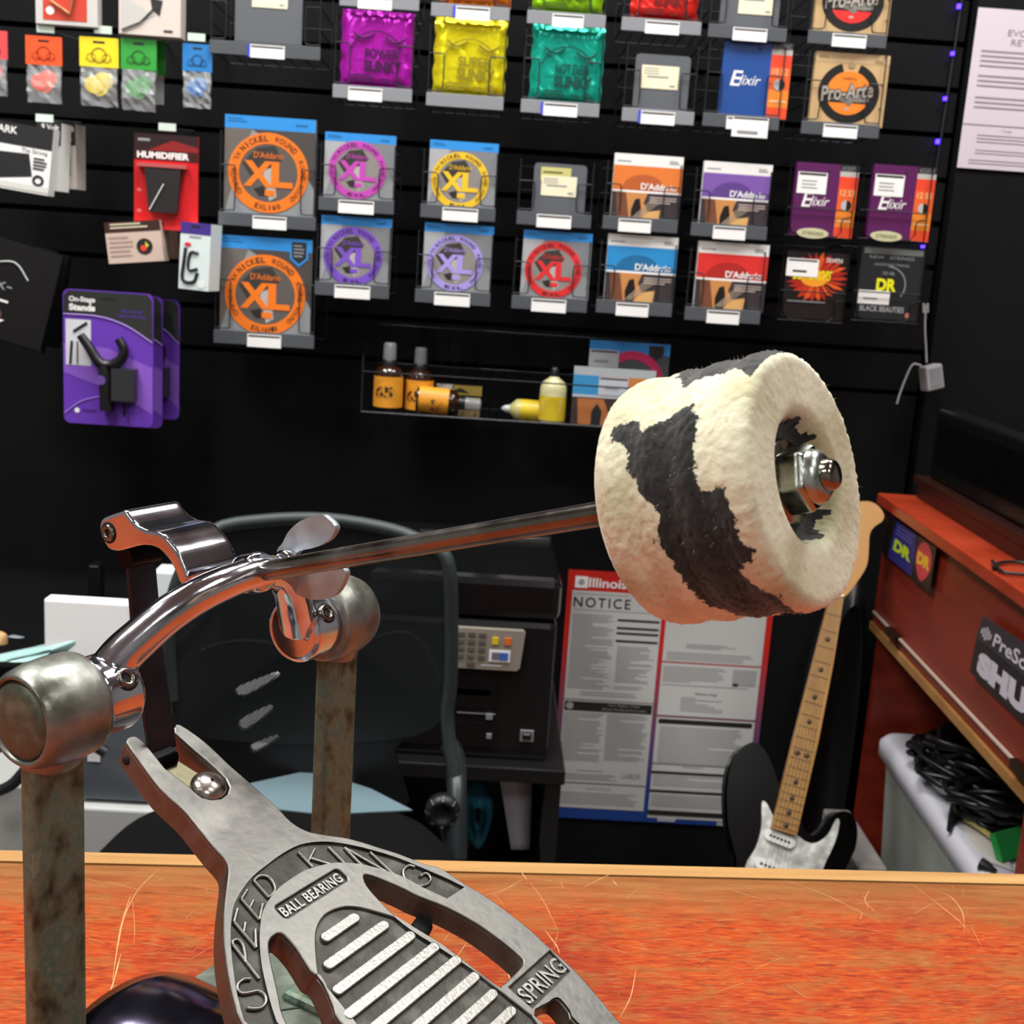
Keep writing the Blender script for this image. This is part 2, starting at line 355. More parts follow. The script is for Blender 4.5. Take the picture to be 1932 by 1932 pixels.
# rocker: collars, arched tube, hub, lever arm fused into one casting
mb = MB()
mb.lathe(q(.004, 0, 0), (1, 0, 0), [(0, 0), (0, .0098), (.001, .0106), (.011, .0106), (.0122, .0098), (.0122, 0)], CHR, n=40)
mb.lathe(q(.083, 0, 0), (1, 0, 0), [(0, 0), (0, .0092), (.0015, .0106), (.011, .0106), (.012, .0098), (.012, 0)], CHR, n=40)
tp = [q(.010, .001, .004), q(.0145, .002, .0095), q(.0195, .004, .0140), q(.026, .0065, .0190), q(.034, .009, .0230), q(.043, .011, .0255), q(.052, .0118, .0264), q(.060, .0115, .0255), q(.067, .010, .0225), q(.0735, .0078, .0165), q(.079, .005, .009), q(.084, .002, .002)]
mb.tube(smooth_line(tp, 4), [.0046+.0012*abs(i/44-.5)*2 for i in range(45)], CHR, n=20)
HUB = pa(485, 1080, .054); ROD = (W2L(CAM+ray(1520, 903)*.232)-HUB).normalized()
mb.lathe(HUB-ROD*.006, ROD, [(0, 0), (0, .005), (.001, .0058), (.0075, .0058), (.0085, .0052), (.0085, 0)], CHR, n=32)
arm = [(225, 965), (235, 963), (243, 974), (257, 990), (274, 999), (289, 1002), (305, 1007), (319, 1022), (334, 1041), (345, 1065), (352, 1085), (350, 1105), (338, 1100), (330, 1079), (321, 1061), (308, 1045), (295, 1034), (274, 1029), (254, 1032), (235, 1037), (218, 1040), (204, 1036), (194, 1022), (188, 1006), (187, 990), (192, 978), (207, 971)]
PT = [pa(x, y, .044) for x, y in arm]; PT = smooth_line(PT, 3, True)
mb.prism(PT, lambda p, k: Vector((p.x+(.0205 if k else 0), p.y, p.z)), CHR)
rk = mb.build('rocker', ped, label='polished chrome rocker arch with lever arm')
rm = rk.modifiers.new('remesh', 'REMESH'); rm.mode = 'VOXEL'; rm.voxel_size = .00042; rm.use_smooth_shade = True
sm = rk.modifiers.new('smooth', 'SMOOTH'); sm.iterations = 7; sm.factor = .6
def setscrew(c, n, r=.0026, parent=rk):
    n = Vector(n).normalized(); mb = MB()
    mb.lathe(c, n, [(-.001, r*1.35), (.0001, r*1.35), (.0001, r*1.05)], HOLE, n=24)
    mb.lathe(c, n, [(-.001, r), (.0007, r), (.0009, r*.85), (.0008, r*.5), (-.0002, r*.48)], STL, n=24)
    mb.lathe(c+n*.0003, n, [(0, r*.56), (0, 0)], HOLE, n=6)
    mb.build('set_screw', parent)
nn = Vector((0, -.80, .60))
setscrew(q(.0110, 0, 0)+nn*.0103, nn); setscrew(q(.0895, 0, 0)+nn*.0103, nn)
c = pa(205, 1005, .0440); setscrew(c, (-1, 0, 0), .0024)
# thumb screw with two wings
def wing(poly, a, name='wing'):
    P = smooth_line([pa(420+x*.17598, 950+y*.17598, a) for x, y in poly], 4, True)
    mb = MB(); mb.prism(P, lambda p, k: Vector((p.x+(.0022 if k else 0), p.y, p.z)), noisy('zinc_plate', [(.3, '#98a0a4'), (.7, '#b8c0c4')], 150, rough=(.3, .45), metal=.6, bump=.2)); return mb
ts = MB(); a0 = pa(545, 1045, .066)
ts.tube([HUB+Vector((.004, 0, 0)), HUB+Vector((.0165, 0, 0))], .0026, STL, n=16)
ts.lathe(HUB+Vector((.0105, 0, 0)), (1, 0, 0), [(0, 0), (0, .0035), (.001, .0045), (.005, .004), (.006, 0)], CHR, n=24)
th = ts.build('thumb_screw', ped)
wing([(650, 440), (720, 310), (850, 200), (1040, 140), (1120, 180), (1190, 270), (1110, 390), (960, 460), (800, 500), (700, 640), (600, 600), (600, 500)], .0665).build('wing', th, bevel=.0005)
wing([(640, 660), (720, 830), (780, 940), (900, 1000), (1050, 1015), (1200, 960), (1290, 800), (1290, 720), (1200, 660), (900, 600), (720, 580)], .0685).build('wing', th, bevel=.0005)
# rod and beater
FC = W2L(CAM+ray(1520, 903)*.232)
mb = MB(); mb.tube([HUB-ROD*.002, HUB+ROD*.004, HUB+ROD*.05, HUB+ROD*.1, FC-ROD*.004], [.0027, .0028, .0028, .0028, .0028], STL, n=28)
mb.build('beater_rod', ped)
BA = (FC-HUB).normalized()
# felt: white wool with torn black flock, patches laid out on the unrolled surface
def felt():
    m = bpy.data.materials.new('felt_white_black'); m.use_nodes = True; nt = m.node_tree; N = nt.nodes; L = nt.links; b = N['Principled BSDF']
    at = N.new('ShaderNodeAttribute'); at.attribute_name = 'flock'; tc = N.new('ShaderNodeTexCoord')
    n = N.new('ShaderNodeTexNoise'); n.inputs['Scale'].default_value = 520; n.inputs['Detail'].default_value = 6; L.new(tc.outputs['Object'], n.inputs['Vector'])
    n2 = N.new('ShaderNodeTexNoise'); n2.inputs['Scale'].default_value = 55; n2.inputs['Detail'].default_value = 4; L.new(tc.outputs['Object'], n2.inputs['Vector'])
    a1 = N.new('ShaderNodeMath'); a1.operation = 'MULTIPLY_ADD'; a1.inputs[1].default_value = .55; n3 = N.new('ShaderNodeTexNoise'); n3.inputs['Scale'].default_value = 330; n3.inputs['Detail'].default_value = 7; n3.inputs['Roughness'].default_value = .7; L.new(tc.outputs['Object'], n3.inputs['Vector']); L.new(n3.outputs[0], a1.inputs[0]); L.new(at.outputs['Fac'], a1.inputs[2])
    gt = N.new('ShaderNodeMapRange'); gt.inputs[1].default_value = .765; gt.inputs[2].default_value = .79; L.new(a1.outputs[0], gt.inputs[0])
    r1 = N.new('ShaderNodeValToRGB'); e = r1.color_ramp.elements; e[0].position = .3; e[0].color = lin('#bdb78f'); e[1].position = .62; e[1].color = lin('#e9e6c9'); L.new(n2.outputs[0], r1.inputs[0])
    r2 = N.new('ShaderNodeValToRGB'); e = r2.color_ramp.elements; e[0].position = .3; e[0].color = lin('#0c0d0c'); e[1].position = .75; e[1].color = lin('#262826'); L.new(n.outputs[0], r2.inputs[0])
    mx = N.new('ShaderNodeMix'); mx.data_type = 'RGBA'; L.new(gt.outputs[0], mx.inputs[0]); L.new(r1.outputs[0], mx.inputs[6]); L.new(r2.outputs[0], mx.inputs[7])
    L.new(mx.outputs[2], b.inputs['Base Color']); b.inputs['Roughness'].default_value = .95
    b.inputs['Sheen Weight'].default_value = .35; b.inputs['Sheen Roughness'].default_value = .5
    bp = N.new('ShaderNodeBump'); bp.inputs['Strength'].default_value = .5; bp.inputs['Distance'].default_value = .0007
    L.new(n.outputs[0], bp.inputs['Height']); L.new(bp.outputs[0], b.inputs['Normal'])
    return m
FELT = felt()
R0 = .0256; LB = .0338
e1_ = BA.cross(Vector((0, 0, 1))).normalized(); e2_ = BA.cross(e1_).normalized()
# a point of the side surface for a photo pixel: nearest hit of the viewing ray with the cylinder
Minv = lambda p: Vector(((p-FC).dot(e1_), (p-FC).dot(e2_), (p-FC).dot(BA)))
CL = W2L(CAM)
def hitcyl(x, y):
    r = W2L(CAM+ray(x, y))-CL; o = Minv(CL); d = Vector((r.dot(e1_), r.dot(e2_), r.dot(BA)))
    A_ = d.x**2+d.y**2; B_ = 2*(o.x*d.x+o.y*d.y); C_ = o.x**2+o.y**2-R0**2; ds = B_*B_-4*A_*C_
    if ds < 0: t = -B_/(2*A_)
    else: t = (-B_-sqrt(ds))/(2*A_)
    h = o+d*t; return atan2(h.y, h.x), h.z
patch = [(1050+x*.33644, 620+y*.33644) for x, y in [(310, 600), (330, 560), (400, 520), (440, 520), (470, 575), (560, 535), (620, 495), (735, 435), (765, 435), (775, 475), (805, 500), (770, 590), (760, 720), (780, 830), (820, 900), (880, 915), (950, 890), (965, 1000), (1010, 1100), (1035, 1190), (1120, 1240), (1090, 1300), (1035, 1340), (1040, 1390), (1120, 1440), (1240, 1490), (1300, 1560), (1400, 1590)]]
patch2 = [(1050+x*.33644, 620+y*.33644) for x, y in [(1050, 1630), (960, 1590), (850, 1545), (740, 1455), (700, 1380), (640, 1290), (560, 1190), (575, 1080), (560, 1010), (480, 940), (420, 830), (390, 680), (330, 640)]]
ph = [hitcyl(*p) for p in patch]; ph2 = [hitcyl(*p) for p in patch2]
aw = [a for a, z in ph]; 
POLY = ph+[(ph[-1][0], -.0005), (ph2[0][0], ph2[0][1]+.001)]+ph2
top = [(1050+x*.33644, 620+y*.33644) for x, y in [(670, 235), (690, 290), (710, 335), (780, 300), (900, 245), (1040, 240), (1120, 255), (1200, 190), (1270, 135)]]
tph = [hitcyl(*p) for p in top]
def unwrap(P):
    o = [P[0]]
    for a, z in P[1:]:
        while a-o[-1][0] > pi: a -= 2*pi
        while a-o[-1][0] < -pi: a += 2*pi
        o.append((a, z))
    return o
POLY = unwrap(POLY); tph = unwrap(tph)
amid = sum(a for a, z in POLY)/len(POLY); at_ = tph[4][0]
sg = 1 if (at_-amid) % (2*pi) < pi else -1
TOP = tph+[(tph[-1][0]+sg*.9, tph[-1][1]), (tph[-1][0]+sg*1.1, -.018), (tph[0][0]+sg*1.0, tph[0][1])]
def sdist(P, a, z):
    ins = False; dm = 1e9; n = len(P); k = R0
    px, py = a*k, z
    for i in range(n):
        x0, y0 = P[i][0]*k, P[i][1]; x1, y1 = P[(i+1) % n][0]*k, P[(i+1) % n][1]
        if (y0 > py) != (y1 > py) and px < (x1-x0)*(py-y0)/(y1-y0)+x0: ins = not ins
        dx, dy = x1-x0, y1-y0; t = max(0, min(1, ((px-x0)*dx+(py-y0)*dy)/max(dx*dx+dy*dy, 1e-12)))
        dm = min(dm, hypot(px-x0-t*dx, py-y0-t*dy))
    return dm if ins else -dm
prof = [(-.0046, .0060), (-.0046, .0080), (-.0046, .0100), (-.0044, .0115), (-.0038, .0124), (-.0026, .0129), (-.0012, .0133), (-.0002, .0140), (.0006, .0150)]+[(.0008, r*.001) for r in range(16, 26)]+[(.0004, .0262), (-.0006, .0268), (-.0018, .0272)]
prof = [(t*.94, r*.94) for t, r in prof]
prof += [(-.0018-(LB-.0045)*i/56, R0+.0003*sin(i*.4)) for i in range(1, 57)]
prof += [(-LB+.0015, R0-.0006), (-LB+.0004, R0-.0018), (-LB, R0-.004), (-LB, .015), (-LB, .004)]
n = 220; V = []; vals = []; rr = random.Random(3)
for t, r in prof:
    for k in range(n):
        an = 2*pi*k/n; j = rr.gauss(0, .00013); u = e1_*cos(an)+e2_*sin(an)
        V.append(FC+BA*(t+j*.5)+u*(r+j))
        if r > R0-.0016 and t < -.0005:
            best = -1
            for P in (POLY, TOP):
                for s2 in (0, 2*pi, -2*pi):
                    d = sdist(P, an+s2, t); best = max(best, d)
            vals.append(.5+max(-.3, min(.3, best*90)))
        elif r < .0131: vals.append(.8 if abs(cos(an)) < .82 and r < .0131-.0012*abs(sin(an*5)) else .2)
        else: vals.append(.2)
mb = MB(); mb.add(V, [(i*n+k, i*n+(k+1) % n, (i+1)*n+(k+1) % n, (i+1)*n+k) for i in range(len(prof)-1) for k in range(n)], FELT, True)
mb.lathe(FC, BA, [(-.0050, .0062), (-.0052, 0)], HOLE, n=24)
bh = mb.build('beater_head', ped, label='worn white felt beater head with torn black flocking')
at = bh.data.attributes.new('flock', 'FLOAT', 'POINT')
for i, v_ in enumerate(vals): at.data[i].value = v_
# stray fibres
mb = MB(); rr = random.Random(5)
for i in range(1500):
    t = -.003-rr.random()*(LB-.0065); an = rr.random()*2*pi
    if i < 350: t = .0006; rad = rr.uniform(.0145, .0245)
    else: rad = R0
    u = e1_*cos(an)+e2_*sin(an); p = FC+BA*t+u*rad
    nrm = BA if i < 350 else u
    d = (nrm*rr.uniform(.2, .9)+Vector((rr.gauss(0, 1), rr.gauss(0, 1), rr.gauss(0, 1)))).normalized()*rr.uniform(.0004, .0013)
    s_ = d.cross(nrm).normalized()*.00003 if d.cross(nrm).length > 1e-9 else Vector((.00003, 0, 0))
    mb.add([p-nrm*.0002-s_, p-nrm*.0002+s_, p+d], [(0, 1, 2)], FELT)
fz = mb.build('felt_fibres', bh, kind='stuff')
a2 = fz.data.attributes.new('flock', 'FLOAT', 'POINT')
for i in range(len(fz.data.vertices)): a2.data[i].value = .2
# washer, nut and bolt end
mb = MB(); mb.lathe(FC-BA*.0046, BA, [(0, .0025), (0, .0080), (.0006, .0088), (.0013, .0084), (.0014, .0025)], STL, n=40); mb.build('washer', bh)
NUT = noisy('zinc_nut', [(.3, '#8f9a92'), (.7, '#c3cac4')], 200, rough=(.18, .32), metal=1., bump=.15)
mb = MB()
hx = [(cos(pi/3*k+.2), sin(pi/3*k+.2)) for k in range(6)]
def hp(t, r): return [FC+BA*t+(e1_*a+e2_*b_)*r for a, b_ in hx]
rings = [hp(-.0040, .0066), hp(-.0038, .0071), hp(.0012, .0071), hp(.0020, .0064)]
V = [v_ for r in rings for v_ in r]
mb.add(V, [(i*6+k, i*6+(k+1) % 6, (i+1)*6+(k+1) % 6, (i+1)*6+k) for i in range(3) for k in range(6)], NUT)
mb.lathe(FC+BA*.0019, BA, [(0, .0056), (.0014, .0052), (.0024, .0040), (.0025, .0030)], NUT, n=32)
mb.build('nut', bh, bevel=.0005)
mb = MB(); mb.lathe(FC+BA*.0030, BA, [(0, .0031), (.0026, .0031), (.0034, .0025), (.0037, .0012), (.0037, 0)], col('#8a827a', .15, 1.), n=28); mb.build('bolt_end', bh)
# footboard on an inclined plane
TH = radians(25.5); SD = Vector((0, -cos(TH), -sin(TH))); BN = Vector((0, -sin(TH), cos(TH)))
BP = pa(538, 1640, .054)
SDw = FD*cos(TH)-Vector((0, 0, 1))*sin(TH); BNw = AX.cross(SDw); BNw = BNw if BNw.z > 0 else -BNw
BPw = L0+AX*.054+FD*(-BP.y)+Vector((0, 0, BP.z-ZA))
def bxy(x, y, off=0.):
    p = onp(x, y, BPw+BNw*off, BNw)-BPw; return (p.dot(AX), p.dot(SDw))
def B3(p, h=0.): return BP+Vector((1, 0, 0))*p[0]+SD*p[1]+BN*h
def cA(x, y): return (400+x*.20704, 1560+y*.20704)
def cB(x, y): return (760+x*.22774, 1560+y*.22774)
def cC(x, y): return (160+x*.18634, 1350+y*.18634)
def c8(x, y): return (400+x*.41408, 1550+y*.41408)
def pm(lst): return [bxy(*p) for p in lst]
def sl(P, n=4, closed=False): return [(v_.x, v_.y) for v_ in smooth_line([(a, b_, 0) for a, b_ in P], n, closed)]
H1 = .0012
Lo = [(240, 1411), (253, 1430), (300, 1493), (346, 1536), (374, 1570), (402, 1605), (421, 1626), (428, 1643), (425, 1676), (421, 1710), (419, 1746), (420, 1788), (425, 1829), (433, 1870), (441, 1902), (452, 1932)]
Ro = [(326, 1379), (337, 1372), (384, 1404), (432, 1449), (477, 1488), (520, 1527), (548, 1556), (576, 1572), (607, 1579), (648, 1585), (680, 1593), (711, 1603), (752, 1616), (800, 1635), (828, 1642), (874, 1672), (908, 1692), (954, 1724), (999, 1760), (1033, 1792), (1079, 1833), (1124, 1883), (1165, 1932)]
Lp = pm(Lo); Rp = pm(Ro)
tail = [(.0475, .110), (.0445, .125), (.0405, .140), (.0360, .155), (.0300, .167), (.0275, .172)]
Lt = [(-a+.000, s) for a, s in [(.0495, .045), (.0520, .060), (.0530, .075), (.0515, .095)]+tail]
slotL = pm([(272, 1408), (290, 1430), (309, 1454), (346, 1482), (365, 1499), (380, 1510), (397, 1514), (415, 1512), (427, 1503), (431, 1490), (424, 1475), (408, 1458), (388, 1440), (365, 1421), (345, 1403), (326, 1387)])
OUT = sl(list(reversed(Lt))+list(reversed(Lp)), 3)
tipL = pm([(236, 1405), (240, 1397), (252, 1394), (262, 1399)])
tipR = pm([(327, 1382)])
OUT = sl(list(reversed(Lt))+list(reversed(Lp))+tipL, 3)+slotL+tipR+sl(Rp+tail, 3)
def hole_(P, n=4): return sl(pm(P), n, True)
HL_ = [(516, 1769), (507, 1779), (505, 1795), (510, 1825), (517, 1855), (524, 1888), (533, 1925)]
hl = pm(HL_)+[(-.0390, .045), (-.0415, .062), (-.0385, .0665), (-.0275, .0660), (-.0255, .060)]+pm([(638, 1932), (626, 1903), (613, 1872), (600, 1848), (584, 1838), (557, 1796), (534, 1770), (524, 1766)])
hl = sl(hl, 3, True)
hr = sl(pm([(684, 1659), (690, 1655), (711, 1661), (752, 1678), (791, 1697), (842, 1717), (897, 1747), (942, 1779), (979, 1810), (984, 1820), (979, 1831), (960, 1850), (944, 1864), (936, 1864), (874, 1822), (817, 1785), (781, 1763), (748, 1738), (711, 1701), (690, 1676)]), 3, True)
h2r = sl(pm([(1001, 1922), (1029, 1893), (1044, 1884), (1056, 1888), (1074, 1910), (1088, 1932)])+[(.0395, .1045), (.0360, .122), (.0300, .136), (.0235, .142), (.0215, .120), (.0235, .095)], 3, True)
h2l = [(-a, s) for a, s in reversed(h2r)]
mb = MB(); mb.plate(OUT, [hl, hr, h2r, h2l], .0072, lambda v_: B3((v_[0], v_[1]), v_[2]), ALU, bev=.0004)
board = mb.build('footboard', ped, label='cast aluminium footboard with raised lettering and tread ribs')
# raised, polished surfaces
def raised(name, outer, holes=[], h=H1, m=ALU, lo=0.):
    mb = MB(); mb.plate(outer, holes, h-lo+.0004, lambda v_: B3((v_[0], v_[1]), v_[2]+h), m, bev=.00045); return mb.build(name, board)
bo_ = [(454, 1932), (443, 1890), (436, 1850), (431, 1808), (429, 1770), (431, 1736), (437, 1709), (452, 1682), (472, 1657), (499, 1635), (528, 1614), (561, 1597), (597, 1591), (628, 1592), (669, 1599), (711, 1610), (752, 1623), (800, 1643), (840, 1660), (878, 1679)]
bi_ = [(842, 1703), (794, 1681), (752, 1659), (690, 1640), (648, 1635), (617, 1637), (576, 1649), (545, 1668), (524, 1684), (510, 1701), (497, 1724), (492, 1746), (490, 1777), (493, 1819), (501, 1860), (513, 1905), (522, 1932)]
band_o = pm(bo_); band_i = pm(bi_)
# dark letter band runs on down the left side, ends on the right like in the photo
bandpoly = [(-.0445, .046), (-.0467, .058), (-.0472, .075)][::-1]+sl(band_o, 3)+sl(band_i, 3)+[(-.0388, .047), (-.0420, .060), (-.0430, .075)]
tread = sl(pm([(599, 1846), (595, 1808), (594, 1767), (603, 1742), (619, 1726), (648, 1716), (680, 1718), (711, 1726), (744, 1736)]), 4)
tread = tread+[(.0205, .046), (.0255, .078), (.0262, .115), (.0225, .150), (-.0225, .150), (-.0262, .115), (-.0255, .078), (-.0205, .046)]
bbp = pm([(513, 1717), (634, 1643)]); bbq = pm([(653, 1664), (537, 1744)])
cr = .0014; bbr = []
for cu, cv, a_ in ((.0138-cr, .0136-cr, 0), (-.0138+cr, .0136-cr, 90), (-.0138+cr, .0086+cr, 180), (.0138-cr, .0086+cr, 270)): bbr += [(cu+cr*cos(radians(a_+18*k)), cv+cr*sin(radians(a_+18*k))) for k in range(6)]
spr = pm([(1036, 1798), (1072, 1836), (1001, 1906), (958, 1868)])
spr = [(spr[0][0], spr[0][1]), (spr[1][0], spr[1][1]), (spr[2][0], spr[2][1]), (spr[3][0], spr[3][1])]
sprl = [(-a, s) for a, s in reversed(spr)]
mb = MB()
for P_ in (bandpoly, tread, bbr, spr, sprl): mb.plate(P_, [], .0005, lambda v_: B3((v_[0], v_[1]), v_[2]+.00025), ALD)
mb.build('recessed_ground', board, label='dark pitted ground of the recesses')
# keep holes a little larger in the polished layer so that edges stay crisp
raised('polished_rim', OUT, [hl, hr, h2r, h2l, bandpoly, tread, bbr, spr, sprl])
def pill(p0, p1, r):
    a = atan2(p1[1]-p0[1], p1[0]-p0[0]); o = []
    for c_, s0 in ((p1, a-pi/2), (p0, a+pi/2)):
        o += [(c_[0]+r*cos(s0+pi*k/10), c_[1]+r*sin(s0+pi*k/10)) for k in range(11)]
    return o
ribs = [((-.0080, .0243), (.0046, .0243)), ((-.0140, .0311), (.0106, .0311)), ((-.0178, .0382), (.0148, .0382)), ((-.0208, .0451), (.0182, .0451))]
ribs += [((-.0228+.0002*i, .0520+.00695*i), (.0207+.0002*min(i, 3), .0520+.00695*i)) for i in range(0, 14)]
for p0, p1 in ribs:
    mb = MB(); mb.plate(pill(p0, p1, .00165), [], H1+.0006, lambda v_: B3((v_[0], v_[1]), v_[2]+H1+.0002), ALL, bev=.0004); mb.build('tread_rib', board)
LT = {'S': [[(350, 1390), (290, 1393), (240, 1430), (230, 1480), (270, 1520), (350, 1512), (420, 1500), (480, 1540), (490, 1600), (450, 1650), (380, 1662), (315, 1652)]],
      'P': [[(430, 1390), (190, 1080)], [(190, 1080), (188, 1045), (235, 1032), (280, 1080), (302, 1180), (303, 1240)]],
      'E': [[(200, 872), (400, 1108)], [(200, 872), (232, 752)], [(290, 965), (303, 880)], [(400, 1108), (395, 940)]],
      'e': [[(265, 662), (430, 852)], [(265, 662), (318, 582)], [(340, 750), (375, 675)], [(430, 852), (460, 708)]],
      'D': [[(380, 495), (515, 648)], [(380, 495), (430, 452), (510, 460), (565, 530), (570, 590), (515, 648)]],
      'K': [[(785, 235), (918, 373)], [(935, 205), (872, 325)], [(895, 290), (1088, 350)]],
      'I': [[(1060, 190), (1215, 347)]],
      'N': [[(1380, 375), (1205, 195)], [(1205, 195), (1690, 475)], [(1690, 475), (1440, 238)]],
      'G': [[(95, 335), (45, 325), (2, 368), (20, 440), (90, 485), (170, 490), (228, 452), (215, 405), (182, 390), (140, 415)]]}
mb = MB()
for k_, strokes in LT.items():
    fn = cB if k_ == 'G' else cA
    for st in strokes:
        P = [B3(bxy(*fn(*p), .0006), .0007) for p in st]
        if len(P) > 2: P = smooth_line(P, 4)
        mb.tube(P, .00052, ALL, n=8)
mb.build('raised_lettering', board, label='raised cast letters around the arch')
mb = MB()
mb.text('BALL BEARING', lambda p: B3((p[0], p[1]), .0007), (-.0128, .0129, .0124, .0095), ALL, off=.015, sp=1.05)
mb.build('small_lettering', board)
a0, a1 = bxy(*cB(905, 1400), 0), bxy(*cB(1310, 1140), 0)
sw = Vector((spr[0][0]-spr[3][0], spr[0][1]-spr[3][1]))
mb = MB()
u0 = Vector((spr[3][0], spr[3][1])); ux = Vector((spr[0][0], spr[0][1]))-u0; uy = Vector((spr[2][0], spr[2][1]))-u0
mb.text('SPRING', lambda p: B3(((u0+ux*p[0]+uy*p[1]).x, (u0+ux*p[0]+uy*p[1]).y), .0007), (.04, .88, .97, .22), ALL, off=.012)
mb.build('small_lettering', board)
# bolt on the fork, hinge plate, strap
fs = bxy(393, 1486)
mb = MB(); mb.lathe(B3(fs, -.001), BN, [(0, 0), (0, .0056), (.0018, .0056), (.0030, .0048), (.0040, .0030), (.0043, .0005)], col('#b5aca4', .25, 1.), n=36); mb.build('fork_bolt', ped, label='domed nickel bolt in the fork slot')
h0, h1 = bxy(318, 1440), bxy(380, 1478)
mb = MB(); mb.hexa([B3((h0[0]-.004, h0[1]-.003), -.0035), B3((h0[0]+.0068, h0[1]-.003), -.0035), B3((h1[0]+.006, h1[1]+.004), -.0012), B3((h1[0]-.006, h1[1]+.004), -.0012)],
    [B3((h0[0]-.004, h0[1]-.003), -.0055), B3((h0[0]+.0068, h0[1]-.003), -.0055), B3((h1[0]+.006, h1[1]+.004), -.0035), B3((h1[0]-.006, h1[1]+.004), -.0035)], noisy('brass_plate', [(.3, '#6a6650'), (.7, '#8c8870')], 100, metal=1.)); mb.build('hinge_plate', ped, bevel=.0005)
s0 = pa(262, 1030, .054); s1 = pa(306, 1418, .054); sm_ = pa(280, 1230, .054)
mb = MB(); SP_ = smooth_line([s0, s0.lerp(sm_, .5), sm_, sm_.lerp(s1, .5), s1], 3); nS = len(SP_)
dn = (s1-s0).normalized().cross(Vector((1, 0, 0))).normalized()*.0009
V = []
for p in SP_: V += [p+Vector((-.0052, 0, 0))-dn, p+Vector((.0052, 0, 0))-dn, p+Vector((.0052, 0, 0))+dn, p+Vector((-.0052, 0, 0))+dn]
mb.add(V, [(4*i+k, 4*i+(k+1) % 4, 4*i+4+(k+1) % 4, 4*i+4+k) for i in range(nS-1) for k in range(4)]+[(0, 1, 2, 3), (4*nS-4, 4*nS-3, 4*nS-2, 4*nS-1)], noisy('dark_strap_steel', [(.3, '#101014'), (.7, '#24242a')], 60, rough=(.25, .4), metal=.4))
mb.build('linkage_strap', ped, bevel=.0004, label='dark steel strap between lever and footboard')
mb = MB(); pc = pa(265, 1046, .054); mb.tube([pc-Vector((.006, 0, 0)), pc+Vector((.006, 0, 0))], .0033, DRK, n=20); mb.build('strap_pin', ped)
mb = MB(); pc = B3(bxy(300, 1425), -.003); mb.tube([pc-Vector((.0066, 0, 0)), pc+Vector((.0072, 0, 0))], .0021, DRK, n=16)
mb.tube([pc-Vector((.0056, 0, 0)), pc+Vector((.0056, 0, 0))], .0036, DRK, n=20); mb.build('hinge_pin', ped)
mb = MB(); pc = B3(bxy(253, 1430), 0)+BN*-.0032; pc.x -= .0016
pc = B3((Lp[0][0]-.0006, Lp[0][1]+.0018), -.0034); mb.lathe(pc, (-1, 0, 0), [(-.0005, 0), (-.0005, .0014), (.0003, .0014), (.0002, 0)], HOLE, n=20); mb.build('pin_hole', board)
st_ = bxy(812, 1716); mb = MB(); mb.lathe(B3((st_[0], st_[1]+.0005), -.006), -BN, [(0, 0), (0, .0030), (.003, .0032), (.005, .0022), (.0056, 0)], RUB, n=24); mb.build('rubber_stop', ped, label='black rubber stop under the footboard')
# base
BASE = noisy('base_plate_metal', [(.3, '#565c50'), (.55, '#6c746a'), (.75, '#868e8a')], 60, rough=(.4, .6), metal=.7, bump=.3)
mb = MB()
PP = [(.022, -.042), (.114, -.042), (.118, -.036), (.118, .014), (.112, .020), (.080, .020), (.080, .060), (.028, .060), (.028, .020), (.024, .020), (.018, .014), (.018, -.036)]
mb.prism(PP, lambda p, k: q(p[0], p[1], -ZA+(.0048 if k == 0 else .0002)), BASE)
mb.tube([q(.060, -.030, -ZA+.0050), q(.110, .012, -ZA+.0048)], .0005, col('#3d4a40', .5, .6), n=6)
mb.build('base_plate', ped, bevel=.0006)
mb = MB(); PR = [(-.034, .0), (-.030, .010), (-.022, .0165), (-.011, .0215), (0, .023), (.011, .0215), (.022, .0165), (.030, .010), (.034, 0)]
PR = [(v_.x, v_.y) for v_ in smooth_line([(a, b_, 0) for a, b_ in PR], 4)]
V = []; FS = [-.050, -.049, -.046, -.038, -.026, -.012, 0.0, .004]; SCL = [.0, .55, .85, .97, 1, 1, .96, .9]
for f_, s_ in zip(FS, SCL): V += [q(.050+a*(.9+.1*s_), f_+.004, -ZA+.0002+z*max(s_, .02)) for a, z in PR]
nP = len(PR); mb.add(V, [(i*nP+k, i*nP+k+1, (i+1)*nP+k+1, (i+1)*nP+k) for i in range(len(FS)-1) for k in range(nP-1)]+[tuple(range((len(FS)-1)*nP, len(FS)*nP))], noisy('dark_chrome', [(.3, '#4a4456'), (.7, '#7d7890')], 30, rough=(.08, .2), metal=1., bump=.1), True)
mb.build('hoop_clamp', ped, label='arched dark chrome clamp saddle')
# heel plate
zt = -ZA; hs = .178
hp3 = B3((0, .172), -.006)
mb = MB(); mb.box((hp3.x, hp3.y-.028, .004), (.062, .060, .008), ALU); mb.box((hp3.x, hp3.y-.002, .010), (.05, .010, .014), ALU)
mb.build('heel_plate', ped, bevel=.002)
mb = MB(); zh = .010; mb.tube([Vector((hp3.x-.030, hp3.y-.001, zh)), Vector((hp3.x+.030, hp3.y-.001, zh))], .0035, STL, n=16); mb.build('heel_hinge', ped)
mb = MB()
for sx_ in (-.019, .019): mb.tube([Vector((sx_, -.050, .0078)), Vector((sx_, hp3.y+.004, .0078))], .0028, STL, n=12)
mb.build('base_rods', ped)
